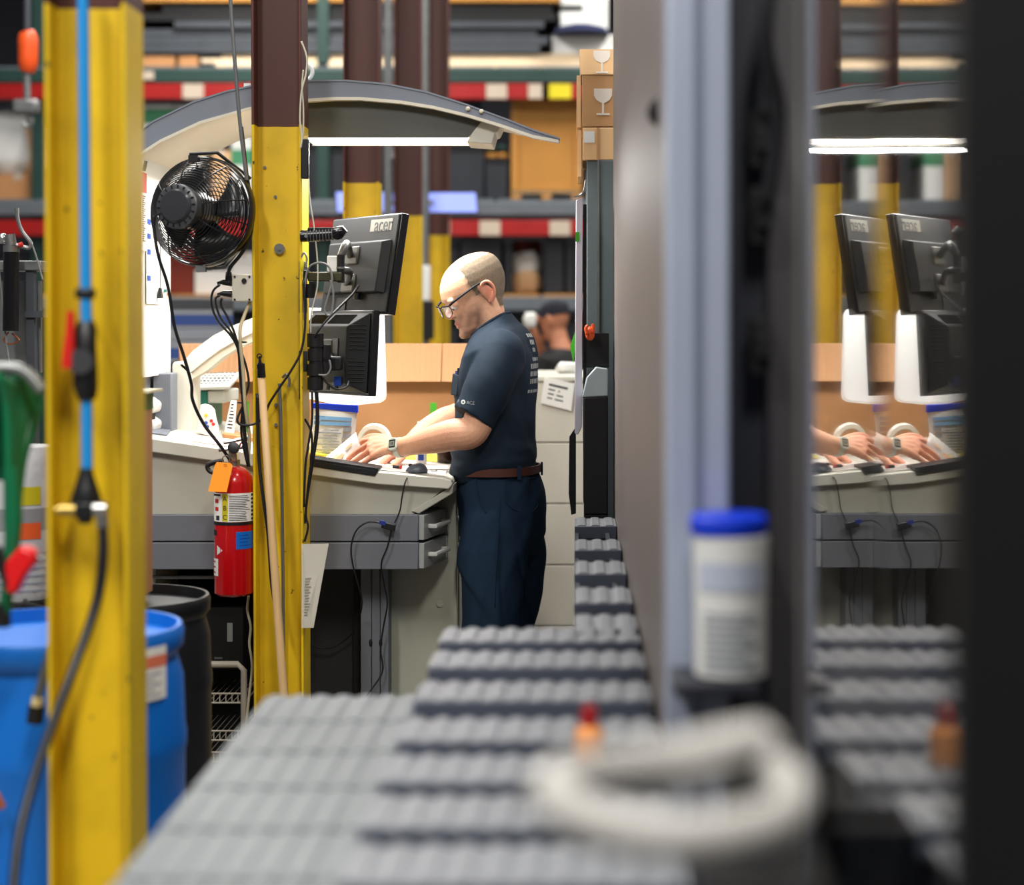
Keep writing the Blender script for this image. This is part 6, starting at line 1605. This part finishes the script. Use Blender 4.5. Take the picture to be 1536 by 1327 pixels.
build(MB().bx(.138, .233, 2.9, 2.985, 0.0, 2.9), 'corner_post', POST, mc, label='light grey aluminium corner post', bev=.006)
g = MB().bx(.178, .190, 2.896, 2.9, 0, 2.9)
build(g, 'post_groove', mat('post_groove_', (120, 128, 148), .4), mc)
build(MB().bx(.234, .300, 3.02, 3.08, 0, 2.9), 'door_jamb', INNER, mc, bev=.004)
build(MB().bx(.300, .352, 3.0, 3.05, 0, 2.9), 'door_jamb', mat('jamb_brown', (70, 68, 70), .4), mc, bev=.004)
for py in (210, 325, 520, 860):
    build(MB().box(P(1138, py, 2.98), (.034, .03, .09)).cyl(P(1146, py - 20, 2.96), P(1146, py + 20, 2.96), .011, n=14), 'hinge', BLKM, mc, bev=.005)
build(MB().tube([P(1160, -60, 2.9), P(1148, 60, 2.9), P(1168, 170, 2.93), P(1150, 300, 2.94)], .012, 10, k=5), 'cable_loop', DKCAB, mc)
build(MB().sph(P(989, 168, 3.2), (.02, .03, .024), 14, 10), 'panel_knob', BLKM, mc)
# glass doors: two sliding panes in frames, slightly turned from the view axis
GLASS = bpy.data.materials.new('door_glass'); GLASS.use_nodes = True
_b = GLASS.node_tree.nodes['Principled BSDF']; _b.inputs['Base Color'].default_value = (.93, .92, .90, 1); _b.inputs['Transmission Weight'].default_value = 1; _b.inputs['Roughness'].default_value = 0.012; _b.inputs['IOR'].default_value = 1.55
xo = lambda y: .145 + .030 * (6.42 - y)
xi = lambda y: .230 + .0116 * (6.42 - y)
def pane(name, fx, ya, yb, th, m, z0=.0, z1=2.9, **k):
    return build(MB().prism([(fx(ya), ya, z0), (fx(yb), yb, z0), (fx(yb) + th, yb, z0), (fx(ya) + th, ya, z0)], (0, 0, z1 - z0)), name, m, mc, **k)
pane('glass_door', xo, 1.806, 2.25, .004, GLASS)
pane('glass_door', xi, 1.47, 1.800, .004, GLASS)
FRM = mat('door_frame_grey', (84, 82, 82), .4)
pane('door_stile', lambda y: .266, 2.25, 2.29, .035, FRM)
build(MB().bx(.75, .78, 1.43, 6.4, 0, 2.9), 'rear_wall', GREYI, mc)
build(MB().bx(.30, .75, 6.3, 6.33, 0, 2.9), 'end_wall', GREYI, mc)
build(MB().bx(.22, .75, 3.0, 6.3, .70, .74), 'inner_deck', GREYI, mc)
build(MB().bx(.2835, 1.3, 1.43, 1.47, 0, 2.95), 'front_panel', DARKP, mc, label='matt black front panel', bev=.004)
# bracket shelf, canister, hose
BSZ = PZ(1012, 2.83)
build(MB().bx(.142, .262, 2.76, 2.898, BSZ - .018, BSZ).bx(.238, .262, 2.898, 3.03, BSZ - .018, BSZ), 'bracket_shelf', INNER, mc, bev=.003)
D = 2.83
t = thing('wipes_canister', 'blurred white canister with a blue lid on a bracket beside the aluminium post', 'canister', (PX(1095, D), D, BSZ))
h = PZ(800, D) - BSZ
build(MB().lathe([(.049, 0), (.053, .004), (.0535, h * .5), (.0555, h - .003), (.052, h)], (PX(1096, D), D, BSZ), n=36), 'body', WHT, t)
build(MB().lathe([(.0555, h), (.057, h + .003), (.057, h + .024), (.052, h + .029)], (PX(1093, D), D, BSZ), n=36), 'lid', mat('zip_blue', (16, 62, 226), .4), t)
ctr = V((PX(1096, D), D, 0))
build(drum_patch(MB(), .0558, -60, 55, BSZ + h * .62, BSZ + h * .82, ctr), 'printed_band', mat('print_pale', (188, 196, 214), .6), t)
g = MB()
for k in range(8): drum_patch(g, .0552, -50, 45 - 12 * (k % 3), BSZ + .014 + k * .011, BSZ + .019 + k * .011, ctr, 6)
build(g, 'printed_text', mat('print_grey', (150, 156, 166), .6), t, kind='stuff')
D = 1.35
LOOP = mat('hose_pale', (164, 161, 156), .45, var=.04)
build(MB().bx(.085, .17, 1.27, 1.40, .88, PZ(1285, D)), 'control_pedestal', DARKP, None, 'black pedestal box under the pale hose loop at the bottom right', 'pedestal', bev=.005)
t = thing('hose_loop', 'thick pale grey hose coiled in a loop on the black pedestal at the bottom', 'hose', P(1100, 1285, D))
build(MB().tube([P(1150, 1105, D + .12), P(1080, 1118, D + .12), P(990, 1140, D + .10), P(905, 1152, D + .07), P(845, 1168, D + .02), P(832, 1195, D - .02), P(880, 1228, D - .04), P(980, 1252, D - .05), P(1090, 1248, D - .04), P(1170, 1222, D - .01), P(1190, 1180, D + .04), P(1160, 1150, D + .08)],
               [.014, .0155, .0155, .0155, .0155, .016, .0165, .0165, .0165, .0155, .014, .012], 16, k=6), 'hose', LOOP, t, smooth=2)
build(MB().tube([P(1160, 1112, D + .14), P(1120, 1130, D + .13), P(1040, 1150, D + .11), P(950, 1165, D + .09)], [.0145, .0155, .0155, .012], 14, k=5), 'hose_end', LOOP, t, smooth=2)
D = 2.74
t = thing('glue_bottle', 'small orange bottle with a red cap on a grey slat', 'bottle', (PX(884, D), D, .87))
build(MB().lathe([(.019, 0), (.021, .004), (.021, .046), (.012, .056)], (PX(884, D), D, .87), n=18), 'body', mat('bottle_orange', (226, 142, 62), .4), t)
build(MB().lathe([(.012, .056), (.0135, .058), (.010, .084)], (PX(884, D), D, .87), n=16), 'cap', mat('cap_red', (150, 24, 30), .4), t)

# tall cabinet behind the panel, its cartons and neighbours
D = 6.62
GCABN = mat('cabinet_greygreen', (92, 102, 104), .45, var=.05)
t = thing('tall_cabinet', 'tall grey green steel cabinet behind the clear panel with cartons on top', 'cabinet', (PX(900, D) + .1, D + .3, 0))
zc = PZ(240, D)
build(MB().bx(PX(880, D), PX(897, D), D + .01, D + .6, 0, zc), 'side', GCABN, t, bev=.003)
build(MB().bx(PX(897, D) + .002, PX(980, D), D, D + .6, 0, zc), 'door', GCABN, t, bev=.003)
build(MB().bx(PX(896, D), PX(899, D), D - .004, D + .01, 0, zc), 'edge_strip', GALV, t)
def goblet(c, s):
    """fragile goods mark: bowl, stem, foot"""
    out = [[(-.5, 1), (.5, 1), (.5, .62), (.36, .36), (.12, .22), (-.12, .22), (-.36, .36), (-.5, .62)], [(-.06, .22), (.06, .22), (.06, -.36), (-.06, -.36)], [(-.36, -.36), (.36, -.36), (.36, -.46), (-.36, -.46)]]
    mb = MB()
    for poly in out: mb.prism([c + V((x * s, 0, z * s)) for x, z in poly], (0, -.001, 0))
    return mb
MARK = mat('mark_white', (232, 220, 206), .7)
CART = mat('carton_kraft', (196, 148, 100), .8, var=.05); CARTL = mat('carton_kraft_pale', (228, 186, 136), .8, var=.04)
z1 = PZ(190, D)
t = thing('carton', 'upper kraft carton with white wine glass marks on the tall cabinet', 'carton', (PX(900, D), D + .2, z1), 'cartons on the tall cabinet')
x0, x1 = PX(873, D), PX(948, D); zm = PZ(112, D); zt_ = PZ(70, D)
build(MB().prism([(x0, D, z1), (x1, D, z1), (x1, D, zm), (x0, D, zm)], (0, .42, 0)), 'body', CART, t, bev=.003)
build(MB().prism([(x0 - .004, D - .004, zm), (x1, D - .004, zm), (x1, D + .06, zt_), (x0 - .008, D + .06, zt_)], (0, .3, 0)), 'lid_flap', CARTL, t, bev=.002)  # paler colour than the body puts the light on this tilted face
build(MB().bx(x0 - .018, x0 - .004, D + .02, D + .4, z1, PZ(112, D)), 'side_flap', CARTL, t)
build(goblet(P(904.5, 160, D - .002), .062), 'fragile_mark', MARK, t)
gb = goblet(V((PX(903, D), D - .006, PZ(98, D))), .058)
n_ = V((0, -(zt_ - zm), .064)).normalized()
for p in gb.v: p.y = D - .006 + (p.z - zm) / (zt_ - zm) * .064 + (p.y - (D - .006))
build(gb, 'fragile_mark', MARK, t)
t = thing('carton', 'lower open kraft carton with a white label on the tall cabinet', 'carton', (PX(900, D), D + .2, zc), 'cartons on the tall cabinet')
build(MB().bx(PX(874, D), PX(948, D), D, D + .42, zc, z1 - .003), 'body', CARTL, t, bev=.003)
build(MB().bx(PX(895, D), PX(899, D), D - .003, D, zc, z1 - .003), 'tape', CART, t)
build(MB().bx(PX(876, D), PX(892, D), D - .003, D, PZ(214, D), PZ(197, D)), 'address_label', WHT, t)
build(MB().bx(PX(867, D), PX(872, D), D + .02, D + .4, PZ(264, D), z1 - .01), 'side_flap', CARTL, t)
D = 6.36
SHW = mat('sheet_white', (206, 202, 214), .4)
t = thing('sheet_edge_board', 'tall narrow white board standing edge on left of the tall cabinet', 'board', (PX(868, D), D, .9))
build(MB().prism([P(864, 300, D), P(874, 296, D), P(873, 640, D), P(867, 652, D), P(862, 650, D)], (0, .2, 0)), 'board', SHW, t, bev=.002)
build(MB().bx(PX(875, D), PX(880, D), D + .01, D + .16, .9, PZ(306, D)), 'dark_edge', BLKM, t)
build(MB().bx(PX(863, D), PX(869, D), D - .004, D, PZ(362, D), PZ(348, D)), 'green_mark', mat('bright_green', (64, 160, 28), .6), t)
g = MB().tube([P(861, 296, D), P(870, 293, D), P(876, 286, D), P(879, 270, D)], .004, 6, k=3)
build(g, 'top_hook', STEEL, t)
build(MB().prism([P(854, 655, D + .05), P(864, 640, D + .05), P(864, 770, D + .05), P(857, 772, D + .05), P(853, 740, D + .05)], (0, .02, 0)), 'clipboard', BLKM, t, label='black clipboard')
build(MB().prism([P(855, 520, D + .1), P(862, 498, D + .1), P(864, 512, D + .1), P(860, 545, D + .1)], (0, .02, 0)), 'green_tag', mat('bright_green', (64, 160, 28), .6), t, label='green tag')
D = 6.3
t = thing('waste_bin', 'tall black bin with a pale hood beside the tall cabinet', 'bin', (PX(893, D), D + .1, 0))
build(MB().prism([P(874, 596, D), P(912, 594, D), P(912, 772, D), P(876, 772, D)], (0, .2, 0)), 'body', BLKM, t, bev=.005)
build(MB().bx(PX(876, D) , PX(912, D), D, D + .2, 0, PZ(772, D)), 'base', BLKM, t)
build(MB().prism([P(873, 596, D), P(912, 594, D), P(912, 553, D), P(894, 550, D), P(880, 566, D)], (0, .2, 0)), 'hood', mat('hood_pale', (168, 180, 184), .4), t, bev=.004)
build(MB().bx(PX(880, D), PX(914, D), D + .05, D + .2, PZ(552, D), PZ(500, D)), 'rear_flap', BLKM, t)
t = thing('orange_glove', 'orange glove tucked above the tall black bin', 'glove', P(886, 512, D))
build(MB().sph(P(885, 500, D + .02), (.016, .02, .024), 14, 10).tube([P(881, 502, D), P(879, 492, D), P(882, 488, D)], [.006, .006, .005], 8, k=3).tube([P(889, 500, D), P(890, 490, D), P(888, 486, D)], [.006, .006, .005], 8, k=3), 'glove', mat('glove_orange', (232, 92, 40), .6), t, smooth=2)
